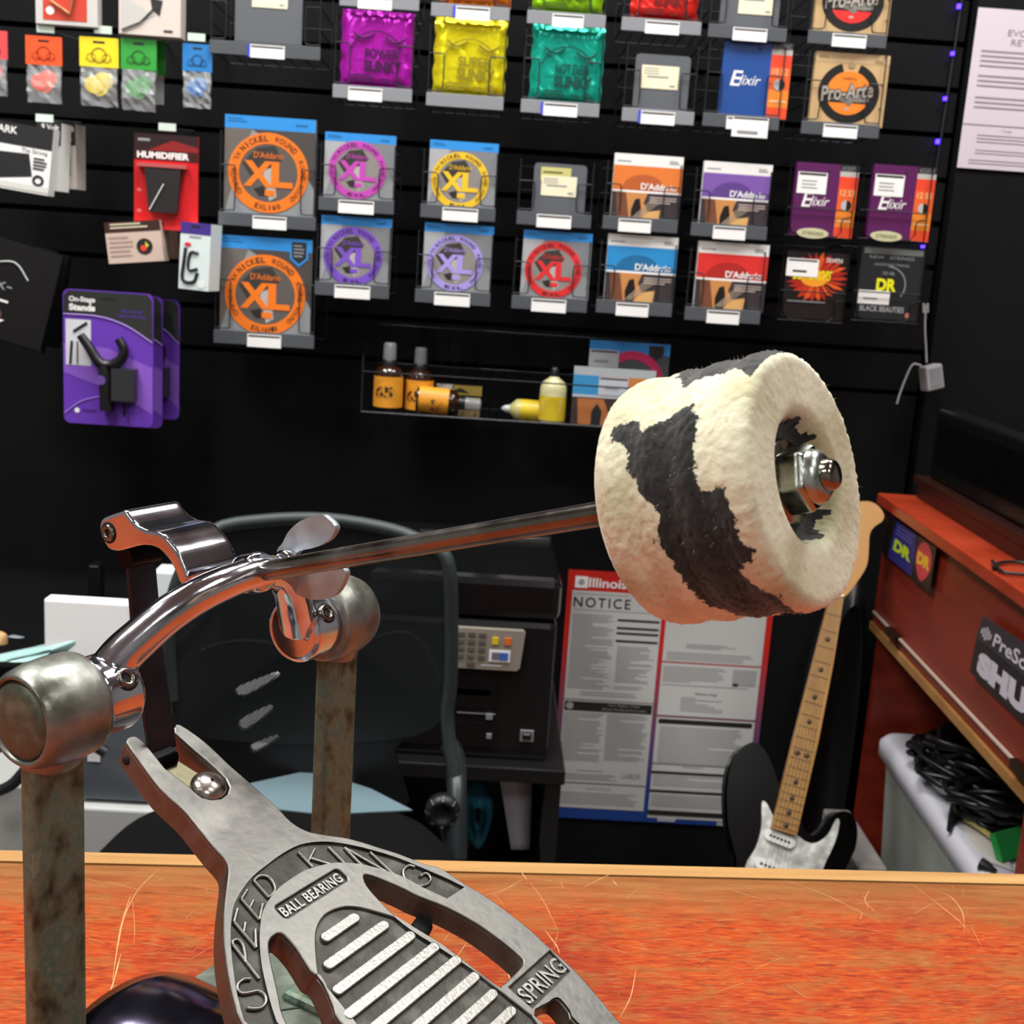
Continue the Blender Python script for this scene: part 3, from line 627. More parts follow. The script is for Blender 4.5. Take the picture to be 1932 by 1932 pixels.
# ------------------------------------------------------------------ merchandise on the slatwall
class Sheet:
    """local px frame of an upright item facing the room: u right, v down from its top left corner (photo pixels), layers towards the viewer"""
    def __init__(s, x, y, w, h, Y, yaw=0., roll=0.):
        P = wl(x, y, Y); a = proj(P); b = proj(P+Vector((.02, 0, 0))); c = proj(P-Vector((0, 0, .02)))
        s.su = .02/hypot(b[0]-a[0], b[1]-a[1]); s.sv = .02/hypot(c[0]-a[0], c[1]-a[1]); s.w, s.h = w, h
        s.loc = P+Vector((w/2*s.su, 0, -h*s.sv)); s.mb = MB(); s.yaw = yaw; s.roll = roll
    def p(s, u, v, l=0.): return Vector(((u-s.w/2)*s.su, -l, (s.h-v)*s.sv))
    def slab(s, u0, v0, u1, v1, l0, l1, m):
        a, b = s.p(u0, v0, l0), s.p(u1, v1, l1); s.mb.box((a+b)/2, [abs(t) for t in (b-a)], m); return s
    def rect(s, u0, v0, u1, v1, m, l=.0004): s.mb.add([s.p(u0, v0, l), s.p(u0, v1, l), s.p(u1, v1, l), s.p(u1, v0, l)], [(0, 1, 2, 3)], m); return s
    def poly(s, pts, m, l=.0004): s.mb.add([s.p(u, v, l) for u, v in pts], [tuple(range(len(pts)))], m); return s
    def disc(s, u, v, r, m, l=.0004, ry=None, n=40): return s.poly([(u+r*cos(2*pi*k/n), v+(ry or r)*sin(2*pi*k/n)) for k in range(n)], m, l)
    def ring(s, u, v, r0, r1, m, l=.0004, a0=0, a1=2*pi, n=48, clip=None):
        P = []; 
        for k in range(n+1):
            a = a0+(a1-a0)*k/n
            for r in (r0, r1):
                y = v+r*sin(a)
                if clip: y = min(y, clip)
                P.append(s.p(u+r*cos(a), y, l))
        s.mb.add(P, [(2*i, 2*i+1, 2*i+3, 2*i+2) for i in range(n)], m); return s
    def text(s, t, u0, v0, u1, v1, m, l=.0007, off=.0, sh=0., sp=1.):
        hh = v1-v0; s.mb.text(t, lambda q_: s.p(q_[0]+sh*(v1-q_[1]), q_[1], l), (u0, v1, u1, v0), m, off=off, sp=sp); return s
    def arc(s, t, u, v, r, h, a0, a1, m, l=.0007, off=.02, inv=False):
        n = len(t)
        for i, c in enumerate(t):
            if c == ' ': continue
            a = radians(a0+(a1-a0)*(i+.5)/n); w_ = r*abs(radians(a1-a0))/n*.8
            if c in 'I1': w_ *= .35
            e = -1 if inv else 1
            fn = lambda q_, a=a, e=e: s.p(u+(r+e*q_[1])*cos(a)-e*q_[0]*sin(a), v+(r+e*q_[1])*sin(a)+e*q_[0]*cos(a), l)
            s.mb.text(c, fn, (-w_/2, -h/2, w_/2, h/2), m, off=off)
        return s
    def done(s, name, parent=None, bevel=0., base=None, **k):
        o = s.mb.build(name, parent, bevel=bevel, **k)
        if parent: o.location = s.loc-base.loc if base else (0, 0, 0)
        else: o.location = s.loc; o.rotation_euler = (0, s.roll, s.yaw)
        return o
WHT = col('#f2f2f0', .45); INK = col('#1c1c20', .5); GRY = col('#8e9296', .4); WIRE = col('#34353a', .35, .6); WIREL = col('#56585e', .35, .6)
RAIL = col('#4c5056', .5); RAIL2 = col('#85888e', .5); BLU = col('#2f8fdc', .4)
YF = D-.155; YR = YF-.006          # front plane of the packs and of the baskets
def lines(s, u0, v0, u1, v1, n, m, th=.35, l=.0006, seed=1):
    r = random.Random(seed); st = (v1-v0)/n
    for i in range(n): s.rect(u0, v0+i*st, u0+(u1-u0)*r.uniform(.75, 1), v0+i*st+st*th, m, l)
def gtube(mb, pts, r=.0012, m=None): mb.tube(pts, r, m or WIRE, n=6)
NB = [0]
def basket(label, rx, ry, rw, h, tagu=None, light=False, dep=.13, wire=None, tagw=65, blue=False, notag=False, up=None):
    """rx,ry: left top of the price rail in the photo; rw: its width; h: height of the wire front above it"""
    s = Sheet(rx, ry-h, rw, h+27, YR); e = empty('wire_basket', s.loc, label=label, cat='display basket', group='wire string baskets on the slatwall')
    wm = wire or WIRE; mb = s.mb; H = h
    lw = 28
    def t(*P): gtube(mb, [s.p(*q_) for q_ in P], .0011, wm)
    t((2, 0), (2, H+20)); t((rw-2, 0), (rw-2, H+20))
    for sx_, d in ((2, 1), (rw-2, -1)):
        y0 = H*.42
        P = smooth_line([s.p(sx_, y0), s.p(sx_+d*(lw-6), y0), s.p(sx_+d*lw, y0+6), s.p(sx_+d*lw, H-12), s.p(sx_+d*(lw-6), H-4), s.p(sx_, H-4)], 3)
        mb.tube(P, .0011, wm, n=6)
        for vv in (2, H*.42, H*.75, H+18): t((sx_, vv, 0), (sx_, vv, -dep))
        t((sx_, 2, -dep), (sx_, H+18, -dep))
    t((2, H+18, -dep), (rw-2, H+18, -dep)); t((2, 2, -dep), (rw-2, 2, -dep)); t((2, H*.5, -dep), (rw-2, H*.5, -dep))
    for k in range(1, 6): t((2+(rw-4)*k/6, H+18, 0), (2+(rw-4)*k/6, H+18, -dep))
    s.done('frame', e, base=s)
    r = Sheet(rx, ry-h, rw, h+27, YR); r.slab(0, H, rw, H+26, 0, .003, RAIL2 if light else RAIL); r.done('price_rail', e, base=s, bevel=.0006)
    if not notag:
        g = Sheet(rx, ry-h, rw, h+27, YR); u = tagu if tagu is not None else rw*.45
        g.slab(u, H+4, u+tagw, H+29, .0034, .0042, WHT); g.rect(u+2, H+6, u+tagw-2, H+9, INK, .0046); 
        if blue: g.rect(u-5, H+3, u, H+28, col('#3a4ad0', .4), .0046)
        g.done('price_tag', e, base=s)
    return e
def foilmat(c):
    k = 'foil'+c
    if k in MC: return MC[k]
    m = bpy.data.materials.new('foil'); m.use_nodes = True; nt = m.node_tree; b = nt.nodes['Principled BSDF']
    b.inputs['Base Color'].default_value = lin(c); b.inputs['Metallic'].default_value = .5; b.inputs['Roughness'].default_value = .22
    tc = nt.nodes.new('ShaderNodeTexCoord'); n = nt.nodes.new('ShaderNodeTexNoise'); n.inputs['Scale'].default_value = 30; n.inputs['Distortion'].default_value = 1.2
    bp = nt.nodes.new('ShaderNodeBump'); bp.inputs['Strength'].default_value = .5; bp.inputs['Distance'].default_value = .006
    nt.links.new(tc.outputs['Object'], n.inputs['Vector']); nt.links.new(n.outputs[0], bp.inputs['Height']); nt.links.new(bp.outputs[0], b.inputs['Normal'])
    MC[k] = m; return m
def foil(label, x, y, w, h, c, dark, words, seed=1):
    s = Sheet(x, y, w, h, YF); m = foilmat(c); r = random.Random(seed); n = 24
    def bulge(i, j):
        a, b = i/n, j/n; e = min(a, 1-a)/.12; f = min(b, 1-b)/.14
        g = min(1, e)*min(1, f); rip = .0012*sin(a*40+seed)*(1-min(1, f))+.0010*sin(b*33+seed*2)*(1-min(1, e))
        return .0005+.008*sin(g*pi/2)+rip+r.gauss(0, .00012)
    for sg_ in (1, -1):
        V = [s.p(w*i/n+1.2*sin(j*.9+seed)*(i in (0, n)), h*j/n, sg_*bulge(i, j)-.009) for j in range(n+1) for i in range(n+1)]
        s.mb.add(V, [(j*(n+1)+i, (j+1)*(n+1)+i, (j+1)*(n+1)+i+1, j*(n+1)+i+1) for j in range(n) for i in range(n)], m, True)
    l = .0026; dm = col(dark, .4, .2)
    # eyelashes, lettering and small print of the pouch
    for (u0, v0, sg_) in ((.18, .30, 1), (.62, .34, 1)):
        P = [s.p(w*(u0+.28*t), h*(v0+.07*sin(pi*t)), l) for t in [k/8 for k in range(9)]]; s.mb.tube(P, .0012, dm, n=4)
        for k in range(7):
            t = .08+k*.13; a = (w*(u0+.28*t), h*(v0+.07*sin(pi*t))); s.mb.tube([s.p(*a, l), s.p(a[0]-w*.05*(1-t)-1, a[1]+h*.05, l)], .0006, dm, n=4)
    s.ring(w*.5, h*.62, w*.36, w*.38, dm, l, pi*1.1, pi*1.9, 16)
    s.text(words[0], w*.34, h*.50, w*.80, h*.63, dm, l, off=.03); s.text(words[1], w*.33, h*.65, w*.86, h*.80, dm, l, off=.05)
    lines(s, w*.18, h*.84, w*.52, h*.95, 3, dm, .6, l, seed); lines(s, w*.58, h*.88, w*.7, h*.95, 2, dm, .6, l)
    s.ring(w*.80, h*.90, w*.045, w*.06, dm, l); s.rect(w*.79, h*.86, w*.81, h*.94, dm, l)
    s.done('foil_string_pack', label=label, cat='guitar string pack', group='guitar string packs on the slatwall')
def xl(label, x, y, w, h, c, u, v, r1, r0, shield=False, code='EXL', dark=False):
    s = Sheet(x, y, w, h, YF); s.slab(0, 0, w, h, -.012, 0, GRY)
    cm = col(c, .4); k = w/131
    s.rect(0, 0, w, h*.13, BLU); lines(s, 5, 5, w*.25, 12*k, 2, col('#1c6ba8', .4), .5); lines(s, w*.78, 8*k, w*.95, 13*k, 1, col('#1c6ba8', .4), .7)
    bg = ['#a9acaf', '#7d7f84', '#9b9b9c'] if not dark else ['#6a6460', '#4b4643', '#7c7672']
    s.poly([(0, h*.13), (w*.3, h*.13), (w*.12, h*.6), (0, h)], col(bg[0], .4), .0003); s.poly([(w*.3, h*.13), (w, h*.13), (w, h*.7), (w*.8, h*.4)], col(bg[1], .4), .0003)
    s.disc(u, v, r0+1, col('#8a8783' if not dark else '#5e5854', .4), .0005)
    s.poly([(u-r0*.9, v-r0*.3), (u-r0*.4, v-r0*.85), (u+r0*.2, v-r0*.95), (u+r0*.5, v-r0*.5), (u-r0*.2, v+r0*.1), (u-r0*.5, v+r0*.3)], col('#3a3634', .4), .0006)
    s.poly([(u-r0*.2, v-r0*.1), (u+r0*.15, v-r0*.2), (u+r0*.3, v+r0*.8), (u+r0*.05, v+r0*.95)], col('#b3afab', .4), .0007)
    s.poly([(u-r0*.5, v+r0*.55), (u-r0*.15, v+r0*.45), (u-r0*.05, v+r0*.8), (u-r0*.3, v+r0*.8)], col('#2c2928', .4), .0008)
    s.ring(u, v, r0, r1, cm, .0009, clip=h)
    rm = (r0+r1)/2; th = (r1-r0)*.55
    s.arc('NICKEL WOUND', u, v, rm, th, -142, -38, INK, .0012)
    s.arc('ROUND WOUND', u, v, rm, th*.8, -25, 50, INK, .0012, off=.0)
    if h > v+r1*.85: s.arc(code, u, v, rm, th*.85, 112, 68, INK, .0012, inv=True)
    s.arc('XL WOUND', u, v, rm, th*.8, 215, 140, INK, .0012, off=.0, inv=True)
    s.text("D'Addario", u-r0*.5, v-r0*.72, u+r0*.5, v-r0*.5, cm, .0011, off=.0)
    s.text('X', u-r0*.84, v-r0*.40, u+r0*.16, v+r0*.48, cm, .0012, off=.04); s.text('L', u+r0*.10, v-r0*.40, u+r0*.84, v+r0*.48, cm, .0013, off=.04)
    s.rect(u-r0*.1, v+r0*.58, u+r0*.24, v+r0*.78, cm, .0012)
    if shield:
        s.poly([(w*.76, h*.06), (w*.96, h*.06), (w*.96, h*.2), (w*.86, h*.28), (w*.76, h*.2)], col('#2f8fdc', .4), .0010); s.poly([(w*.78, h*.03), (w*.94, h*.03), (w*.94, h*.19), (w*.86, h*.25), (w*.78, h*.19)], col('#26282c', .4), .0012)
        lines(s, w*.80, h*.06, w*.92, h*.2, 4, GRY, .4, .0014)
    s.done('string_pack', bevel=0, label=label, cat='guitar string pack', group='guitar string packs on the slatwall')
def dadd(label, x, y, w, h, c, c2):
    s = Sheet(x, y, w, h, YF); s.slab(0, 0, w, h, -.012, 0, WHT)
    s.rect(0, 0, w, h*.17, col('#e9e9e6', .4)); lines(s, w*.04, h*.10, w*.3, h*.13, 1, GRY, .6); lines(s, w*.80, h*.07, w*.95, h*.13, 2, GRY, .6)
    s.rect(0, h*.17, w, h*.53, col(c, .4)); s.disc(w*.45, h*.53, w*.32, col(c2, .4), .0005, ry=h*.24); s.rect(0, h*.53, w, h*.56, WHT, .0006)
    s.rect(0, h*.56, w, h, col('#3b3336', .4), .0007)
    s.poly([(w*.05, h*.56), (w*.52, h*.56), (w*.47, h*.7), (w*.62, h), (w*.12, h)], col('#c98a4e', .4), .0009); s.poly([(w*.05, h*.56), (w*.2, h*.56), (w*.28, h), (w*.1, h)], col('#7a4a34', .4), .0010)
    s.disc(w*.36, h*.88, w*.09, col('#17110f', .4), .0011, ry=h*.20, n=24) if False else s.poly([(w*.30, h*.98), (w*.29, h*.82), (w*.34, h*.66), (w*.41, h*.64), (w*.44, h*.8), (w*.42, h*.98)], col('#17110f', .4), .0012)
    s.poly([(w*.44, h*.98), (w*.48, h*.84), (w*.72, h*.80), (w*.70, h)], col('#d8a868', .4), .0012)
    for k in range(5): s.mb.tube([s.p(w*(.3+.02*k), h*(.95), .0016), s.p(w*(.62+.02*k), h*(.62+.02*k), .0016)], .0003, col('#c9b8a0', .4), n=4)
    s.text("D'Addario", w*.41, h*.41, w*.93, h*.51, WHT, .0012, off=.02); lines(s, w*.55, h*.61, w*.95, h*.72, 3, col('#b9a9a4', .4), .5, .0014, 2)
    s.done('string_pack', label=label, cat='guitar string pack', group='guitar string packs on the slatwall')
def elixir(label, x, y, w, h, c, c2, sticker=False, word='ELECTRIC'):
    s = Sheet(x, y, w, h, YF); s.slab(0, 0, w, h, -.012, 0, col(c2, .4)); a = w*.70
    s.rect(0, 0, a, h, col(c, .35)); s.disc(w*.52, h*.10, w*.025, INK, .0006, n=16)
    s.rect(a, 0, w, h*.09, INK, .0004); s.text(word, a+3, h*.02, w-3, h*.075, GRY, .0007); s.rect(a, h*.09, w, h*.16, col('#b9b5b0', .4), .0004)
    s.rect(a, h*.16, w, h*.32, col('#e8482a', .4)); s.rect(a, h*.32, w, h*.62, col('#e8622a', .4)); s.rect(a, h*.62, w, h*.85, col('#ee8a2c', .4)); s.rect(a, h*.85, w, h, col('#ea4e2a', .4))
    s.text('10 52' if word == 'ELECTRIC' else '12 53', a+w*.04, h*.34, w-w*.04, h*.42, col('#f6cf9a', .4), .0007)
    s.disc((a+w)/2, h*.55, w*.085, col('#151515', .4), .0008, n=24); s.ring((a+w)/2, h*.55, 0, w*.085, col('#b8b6b4', .4), .0011, pi/2, pi*1.5, 12)
    s.rect(a+w*.03, h*.76, w-w*.03, h*.775, col('#f8e2b8', .4), .0007)
    s.text('E', w*.13, h*.40, w*.27, h*.60, WHT, .0008, off=.01, sh=.2); s.text('lixir', w*.26, h*.45, w*.55, h*.58, WHT, .0008, off=.0, sh=.3)
    if sticker: s.rect(w*.03, h*.13, w*.5, h*.42, WHT, .0012); s.rect(w*.05, h*.14, w*.48, h*.17, INK, .0014); lines(s, w*.1, h*.24, w*.4, h*.38, 3, GRY, .35, .0014, 4)
    s.done('string_pack', label=label, cat='guitar string pack', group='guitar string packs on the slatwall')
def proarte(label, x, y, w, h, c):
    s = Sheet(x, y, w, h, YF); s.slab(0, 0, w, h, -.012, 0, col('#c9a878', .45)); K = col('#161616', .4)
    u, v, r = w*.49, h*.55, w*.30
    s.rect(0, h*.0, w, h*.13, col('#d4b68a', .45), .0003); lines(s, w*.04, h*.05, w*.2, h*.1, 2, col('#8a6a44', .4), .4); lines(s, w*.8, h*.08, w*.93, h*.13, 2, col('#8a6a44', .4), .4)
    s.ring(u, v, r*.98, r*1.38, K, .0005, -pi*.40, pi*1.40, 48, clip=h); s.disc(u, h*.16, w*.045, col('#a3906c', .4), .0010, n=20)
    s.disc(u, v, r, col(c, .4), .0007); s.rect(u-r, v-r*.05, u+r, v+r*.45, K, .0009)
    s.poly([(u-r*1.0, v+r*.30), (u+r*.95, v-r*.05), (u+r*.95, v+r*.35), (u+r*.3, v+r*.35), (u+r*.05, v+r*.6), (u-r*.2, v+r*.4)], col('#77726c', .4), .0011)
    SV = col('#b9b4aa', .35, .3)
    def tx(t, u0, v0, u1, v1, l, m, off=.03): s.mb.text(t, lambda q_: s.p(q_[0], q_[1]-(q_[0]-u)*.14, l), (u0, v1, u1, v0), m, off=off)
    tx('Pro-Arte', u-r*1.25, v-r*.45, u+r*1.12, v+r*.32, .0013, K, .08); tx('Pro-Arte', u-r*1.22, v-r*.42, u+r*1.10, v+r*.28, .0016, SV, .02)
    s.text('DYNACORE' if False else 'CLASSICAL', u-r*.35, v-r*.72, u+r*.3, v-r*.6, K, .0010); s.text("D'Addario", u+r*.05, v+r*.22, u+r*.8, v+r*.4, SV, .0014, off=.0)
    s.rect(u-r*.12, v+r*.68, u+r*.08, v+r*.78, SV, .0010)
    s.done('string_pack', label=label, cat='guitar string pack', group='guitar string packs on the slatwall')
def plate_(label, x, y, w, h, yellow=False, st=(.1, .2, .72, .55)):
    s = Sheet(x, y, w, h, YF); G = col('#5a5e64', .5); c = 8
    P = [(c, 0), (w-c, 0), (w-2, 2), (w, c), (w, h), (0, h), (0, c), (2, 2)]
    s.mb.prism(P, lambda p, k: s.p(p[0], p[1], -.003*k), G)
    u0, v0, u1, v1 = w*st[0], h*st[1], w*st[2], h*st[3]; Q = col('#ece6c6', .5)
    if yellow: s.rect(u0-2, v0-16, u1-12, v0+10, col('#c9c47a', .5), .0005); lines(s, u0+2, v0-8, u1-18, v0-2, 1, col('#55552c', .5), .5, .0007)
    s.rect(u0, v0, u1, v1, Q, .0008); lines(s, u0+4, v0+5, u0+(u1-u0)*.5, v0+(v1-v0)*.45, 3, GRY, .3, .001, 5); lines(s, u0+(u1-u0)*.15, v0+(v1-v0)*.45, u1-8, v0+(v1-v0)*.6, 1, GRY, .5, .001); lines(s, u1-16, v1-8, u1-4, v1-3, 1, GRY, .7, .001)
    s.done('divider_card', label=label, cat='divider card', group='grey divider cards in empty baskets')
# row at the top edge
basket('wide wire basket at the top left holding a tall grey divider card', 398, 76, 212, 130, 78, blue=True, tagw=66)
plate_('tall grey divider card in the wide top left basket', 445, -62, 128, 140, st=(.25, .0, .78, .52))
basket('wire basket directly above the purple foil packs', 645, -14, 152, 100, 35, True)
basket('wire basket directly above the yellow foil pack', 820, 6, 150, 120, 47, True, blue=True)
foil('orange foil string pack cut off by the top photo edge', 836, -112, 136, 118, '#ff8a20', '#7a3a08', ('POWER', 'SLINKY'), 4)
basket('wire basket directly above the teal foil pack', 1003, 20, 150, 120, 48, True, tagw=60)
foil('lime green foil string pack cut off by the top photo edge', 1012, -100, 134, 122, '#9ad818', '#3e5a08', ('REGULAR', 'SLINKY'), 5)
basket('wire basket directly above the shorter grey divider card', 1183, 33, 152, 120, 45, True)
foil('bright red foil string pack cut off by the top photo edge', 1199, -92, 128, 126, '#f03028', '#6a0a08', ('BOTTOM', 'SLINKY'), 6)
basket('wire basket with grey divider card above the dark blue string pack', 1348, 46, 150, 120, 47)
plate_('grey divider card above the dark blue string pack, with cream sticker', 1366, -56, 112, 102, st=(.3, .25, .9, .78))
basket('wire basket above the tan and orange classical string pack', 1538, 58, 150, 120, 46)
proarte('tan classical string pack with a red disc in the top right basket', 1549, -78, 142, 138, '#ea2c28')
# row of foil packs
basket('wire basket holding the purple foil string pack', 633, 160, 152, 140, 30, True)
foil('purple foil string pack with eyelash print on the slatwall', 645, 14, 138, 148, '#c424c0', '#3c0440', ('POWER', 'SLINKY'), 1)
basket('wire basket holding the bright yellow foil string pack', 811, 175, 148, 130, notag=True, light=True)
foil('bright yellow foil string pack on the slatwall', 822, 28, 138, 150, '#fbee20', '#8a8018', ('SUPER', 'SLINKY'), 2)
basket('wire basket holding the teal foil string pack', 992, 188, 150, 135, 43, True, blue=True)
foil('teal foil string pack with eyelash print on the slatwall', 1007, 41, 138, 152, '#18b49c', '#04463c', ('NOT EVEN', 'SLINKY'), 3)
basket('wire basket holding the short grey divider card right of the teal foil pack', 1184, 204, 138, 125, 36, True, blue=True)
plate_('short grey divider card with cream price sticker right of the teal foil pack', 1201, 100, 104, 105, st=(.12, .2, .8, .62))
basket('wire basket holding the dark blue string pack', 1339, 214, 146, 135, 45)
elixir('dark blue string pack with orange side strip on the slatwall', 1368, 73, 130, 146, '#1e4a92', '#1e4a92')
s = Sheet(1383, 219, 68, 38, YR-.008); s.slab(0, 0, 68, 38, 0, .0008, WHT); s.rect(2, 1, 66, 4, INK, .0012); lines(s, 10, 26, 60, 34, 1, GRY, .7, .0012); s.done('price_card', label='loose white price card stuck on the rail under the dark blue string pack', cat='price card')
basket('wire basket holding the tan and orange classical string pack', 1527, 229, 149, 135, 42)
proarte('tan classical string pack with an orange disc below the red one', 1541, 96, 140, 138, '#f08428')
# XL rows
basket('large wire basket holding the upper of two big orange-ringed packs', 415, 400, 187, 155, 66, dep=.14)
xl('big string pack with orange ring and blue header, upper of the two', 425, 215, 172, 190, '#f07a1e', 84, 107, 77, 56, code='EXL160', dark=True)
basket('large wire basket holding the lower of two big orange-ringed packs', 406, 623, 193, 165, 65, dep=.14)
xl('big string pack with orange ring and shield badge, lower of the two', 417, 442, 173, 186, '#f07a1e', 86, 110, 77, 57, True, 'EXL160-S', dark=True)
basket('wire basket holding the magenta-ringed string pack', 605, 371, 144, 105, 38, tagw=68)
xl('string pack with magenta ring and blue header', 614, 248, 134, 128, '#c248b4', 63, 69, 55, 42)
basket('wire basket holding the purple-ringed string pack', 598, 531, 142, 110, 38, tagw=68)
xl('string pack with deep purple ring and blue header', 607, 405, 133, 130, '#7a52c4', 62, 75, 56, 41)
basket('wire basket holding the yellow-ringed string pack', 799, 385, 143, 105, 42, tagw=68)
xl('string pack with yellow ring and blue header', 812, 263, 130, 127, '#eec228', 60, 75, 55, 42)
basket('wire basket holding the pale lavender-ringed string pack', 789, 545, 144, 112, 37, tagw=68)
xl('string pack with pale lavender ring and blue header', 802, 419, 131, 130, '#a698e0', 60, 74, 54, 41)
basket('wire basket holding the grey divider card with yellow note', 982, 398, 142, 100, 38, tagw=66)
plate_('grey divider card with a yellow note above its cream sticker, below the teal foil pack', 1009, 306, 100, 93, True, st=(.15, .25, .82, .66))
basket('wire basket holding the red-ringed string pack', 973, 557, 144, 110, 38, tagw=66)
xl('string pack with red ring and blue header', 989, 433, 130, 128, '#dc3034', 60, 73, 54, 41)
basket('wire basket holding the orange-banded acoustic string pack', 1146, 407, 143, 105, 30, tagw=62)
dadd('white acoustic string pack with orange band', 1161, 288, 130, 130, '#e07a34', '#b85c2c')
basket('wire basket holding the purple-banded acoustic string pack', 1314, 420, 145, 105, 42, tagw=62)
dadd('white acoustic string pack with purple band', 1330, 303, 129, 128, '#7a56a8', '#5e3f88')
basket('wire basket holding the blue-banded acoustic string pack', 1134, 565, 145, 112, 38, tagw=62)
dadd('white acoustic string pack with light blue band', 1149, 440, 132, 130, '#2a8ccc', '#1c6a9c')
basket('wire basket holding the red-banded acoustic string pack', 1303, 579, 144, 112, 42, tagw=62)
dadd('white acoustic string pack with red band', 1320, 454, 133, 130, '#d8302c', '#ac2420')
# black racks at the right: open wire fronts with an oval tag
def rack(label, x, y, w, h, tag_=True):
    s = Sheet(x, y, w, h, YR); e = empty('wire_rack_pocket', s.loc, label=label, cat='display basket', group='black rack pockets beside the baskets'); K = col('#0c0c0e', .3, .5)
    def t(*P): gtube(s.mb, smooth_line([s.p(*q_) for q_ in P], 3), .0011, K)
    t((0, h*.62, 0), (w, h*.62, 0)); t((0, 0, 0), (0, h, 0)); t((w, 0, 0), (w, h, 0)); t((w*.05, h*.72), (w*.08, h*.9), (w*.2, h*.98), (w*.8, h*.98), (w*.86, h*.75), (w, h*.7))
    for u in (0, w):
        for v in (2, h*.62, h): gtube(s.mb, [s.p(u, v, 0), s.p(u, v, -.15)], .0011, K)
    gtube(s.mb, [s.p(0, h, 0), s.p(w, h, 0)], .0011, K); gtube(s.mb, [s.p(0, 2, -.15), s.p(w, 2, -.15)], .0011, K)
    s.done('frame', e, base=s)
    if tag_:
        g = Sheet(x, y, w, h, YR); g.mb.prism([(w*.42+30*cos(2*pi*k/28), h*.955+10*sin(2*pi*k/28)) for k in range(28)], lambda p, k: g.p(p[0], p[1], .006-.003*k), col('#c9c8a0', .45))
        g.ring(w*.42, h*.955, 0, 0.1, INK, .007); g.text('STRINGS', w*.42-20, h*.93, w*.42+20, h*.98, col('#6a6c4c', .5), .0066); g.done('oval_tag', e, base=g)
rack('left black rack pocket with an oval tag, holding a maroon string pack', 1494, 305, 125, 140)
elixir('maroon string pack with price sticker beside the purple-banded pack', 1505, 305, 118, 140, '#5a1c56', '#5a1c56', True, 'ACOUSTIC')
rack('right black rack pocket with an oval tag, holding a maroon string pack', 1633, 308, 128, 143)
elixir('maroon string pack with price sticker, the rightmost on the slatwall', 1651, 309, 118, 143, '#5a1c56', '#5a1c56', True, 'ACOUSTIC')
rack('lower left black rack pocket holding the flame-printed string pack', 1482, 455, 125, 150, False)
rack('lower right black rack pocket holding the black pack with yellow letters', 1622, 458, 130, 148, False)
s = Sheet(1487, 472, 118, 128, YF); s.slab(0, 0, 118, 128, -.01, 0, col('#1a1516', .35))
r_ = random.Random(2)
for k in range(26):
    a = 2*pi*k/26; s.poly([(60, 48), (60+46*cos(a-.1)*r_.uniform(.7, 1.1), 48+40*sin(a-.1)), (60+60*cos(a), 48+50*sin(a)*r_.uniform(.8, 1)), (60+42*cos(a+.1), 48+36*sin(a+.1))], col(r_.choice(['#c03418', '#e0581c', '#a82414']), .4), .0004+.00002*k)
s.disc(55, 50, 26, col('#f09a28', .4), .0011, ry=16); s.text('VEINS', 14, 32, 84, 56, col('#e8d820', .4), .0014, off=.04, sh=.2) if False else s.text('DDT DROPS', 14, 34, 84, 54, col('#e8d820', .4), .0014, off=.03, sh=.2)
s.rect(0, 14, 60, 48, WHT, .0018); s.rect(3, 16, 57, 19, INK, .002); lines(s, 12, 36, 46, 44, 1, INK, .5, .002); s.text('SEVEN', 74, 10, 104, 18, WHT, .0014); lines(s, 8, 94, 100, 102, 1, GRY, .3, .0014)
s.done('string_pack', label='black string pack with red and orange flame burst', cat='guitar string pack', group='guitar string packs on the slatwall')
s = Sheet(1628, 463, 120, 138, YF); s.slab(0, 0, 120, 138, -.01, 0, col('#222426', .35)); s.rect(4, 3, 116, 14, col('#6c7270', .3), .0004); s.text('NEW   STRINGS', 16, 17, 100, 23, GRY, .0007); s.text('HANDMADE STRINGS', 26, 31, 92, 36, GRY, .0007)
s.text('10-46', 44, 46, 66, 53, GRY, .0007); s.text('DR', 34, 60, 72, 84, col('#e6e41c', .4), .001, off=.05); s.ring(54, 72, 34, 36, GRY, .0006, -pi*.5, pi*.2, 20)
s.rect(2, 84, 62, 110, WHT, .0012); s.rect(4, 86, 60, 88, INK, .0014); lines(s, 12, 98, 46, 105, 1, GRY, .5, .0014); s.text('BLACK BEAUTIES', 8, 113, 92, 124, col('#9a9ea0', .4), .0008, off=.02); s.disc(100, 128, 5, col('#b87060', .5), .0009)
s.done('string_pack', label='black string pack with big yellow letters in the lower right rack', cat='guitar string pack', group='guitar string packs on the slatwall')
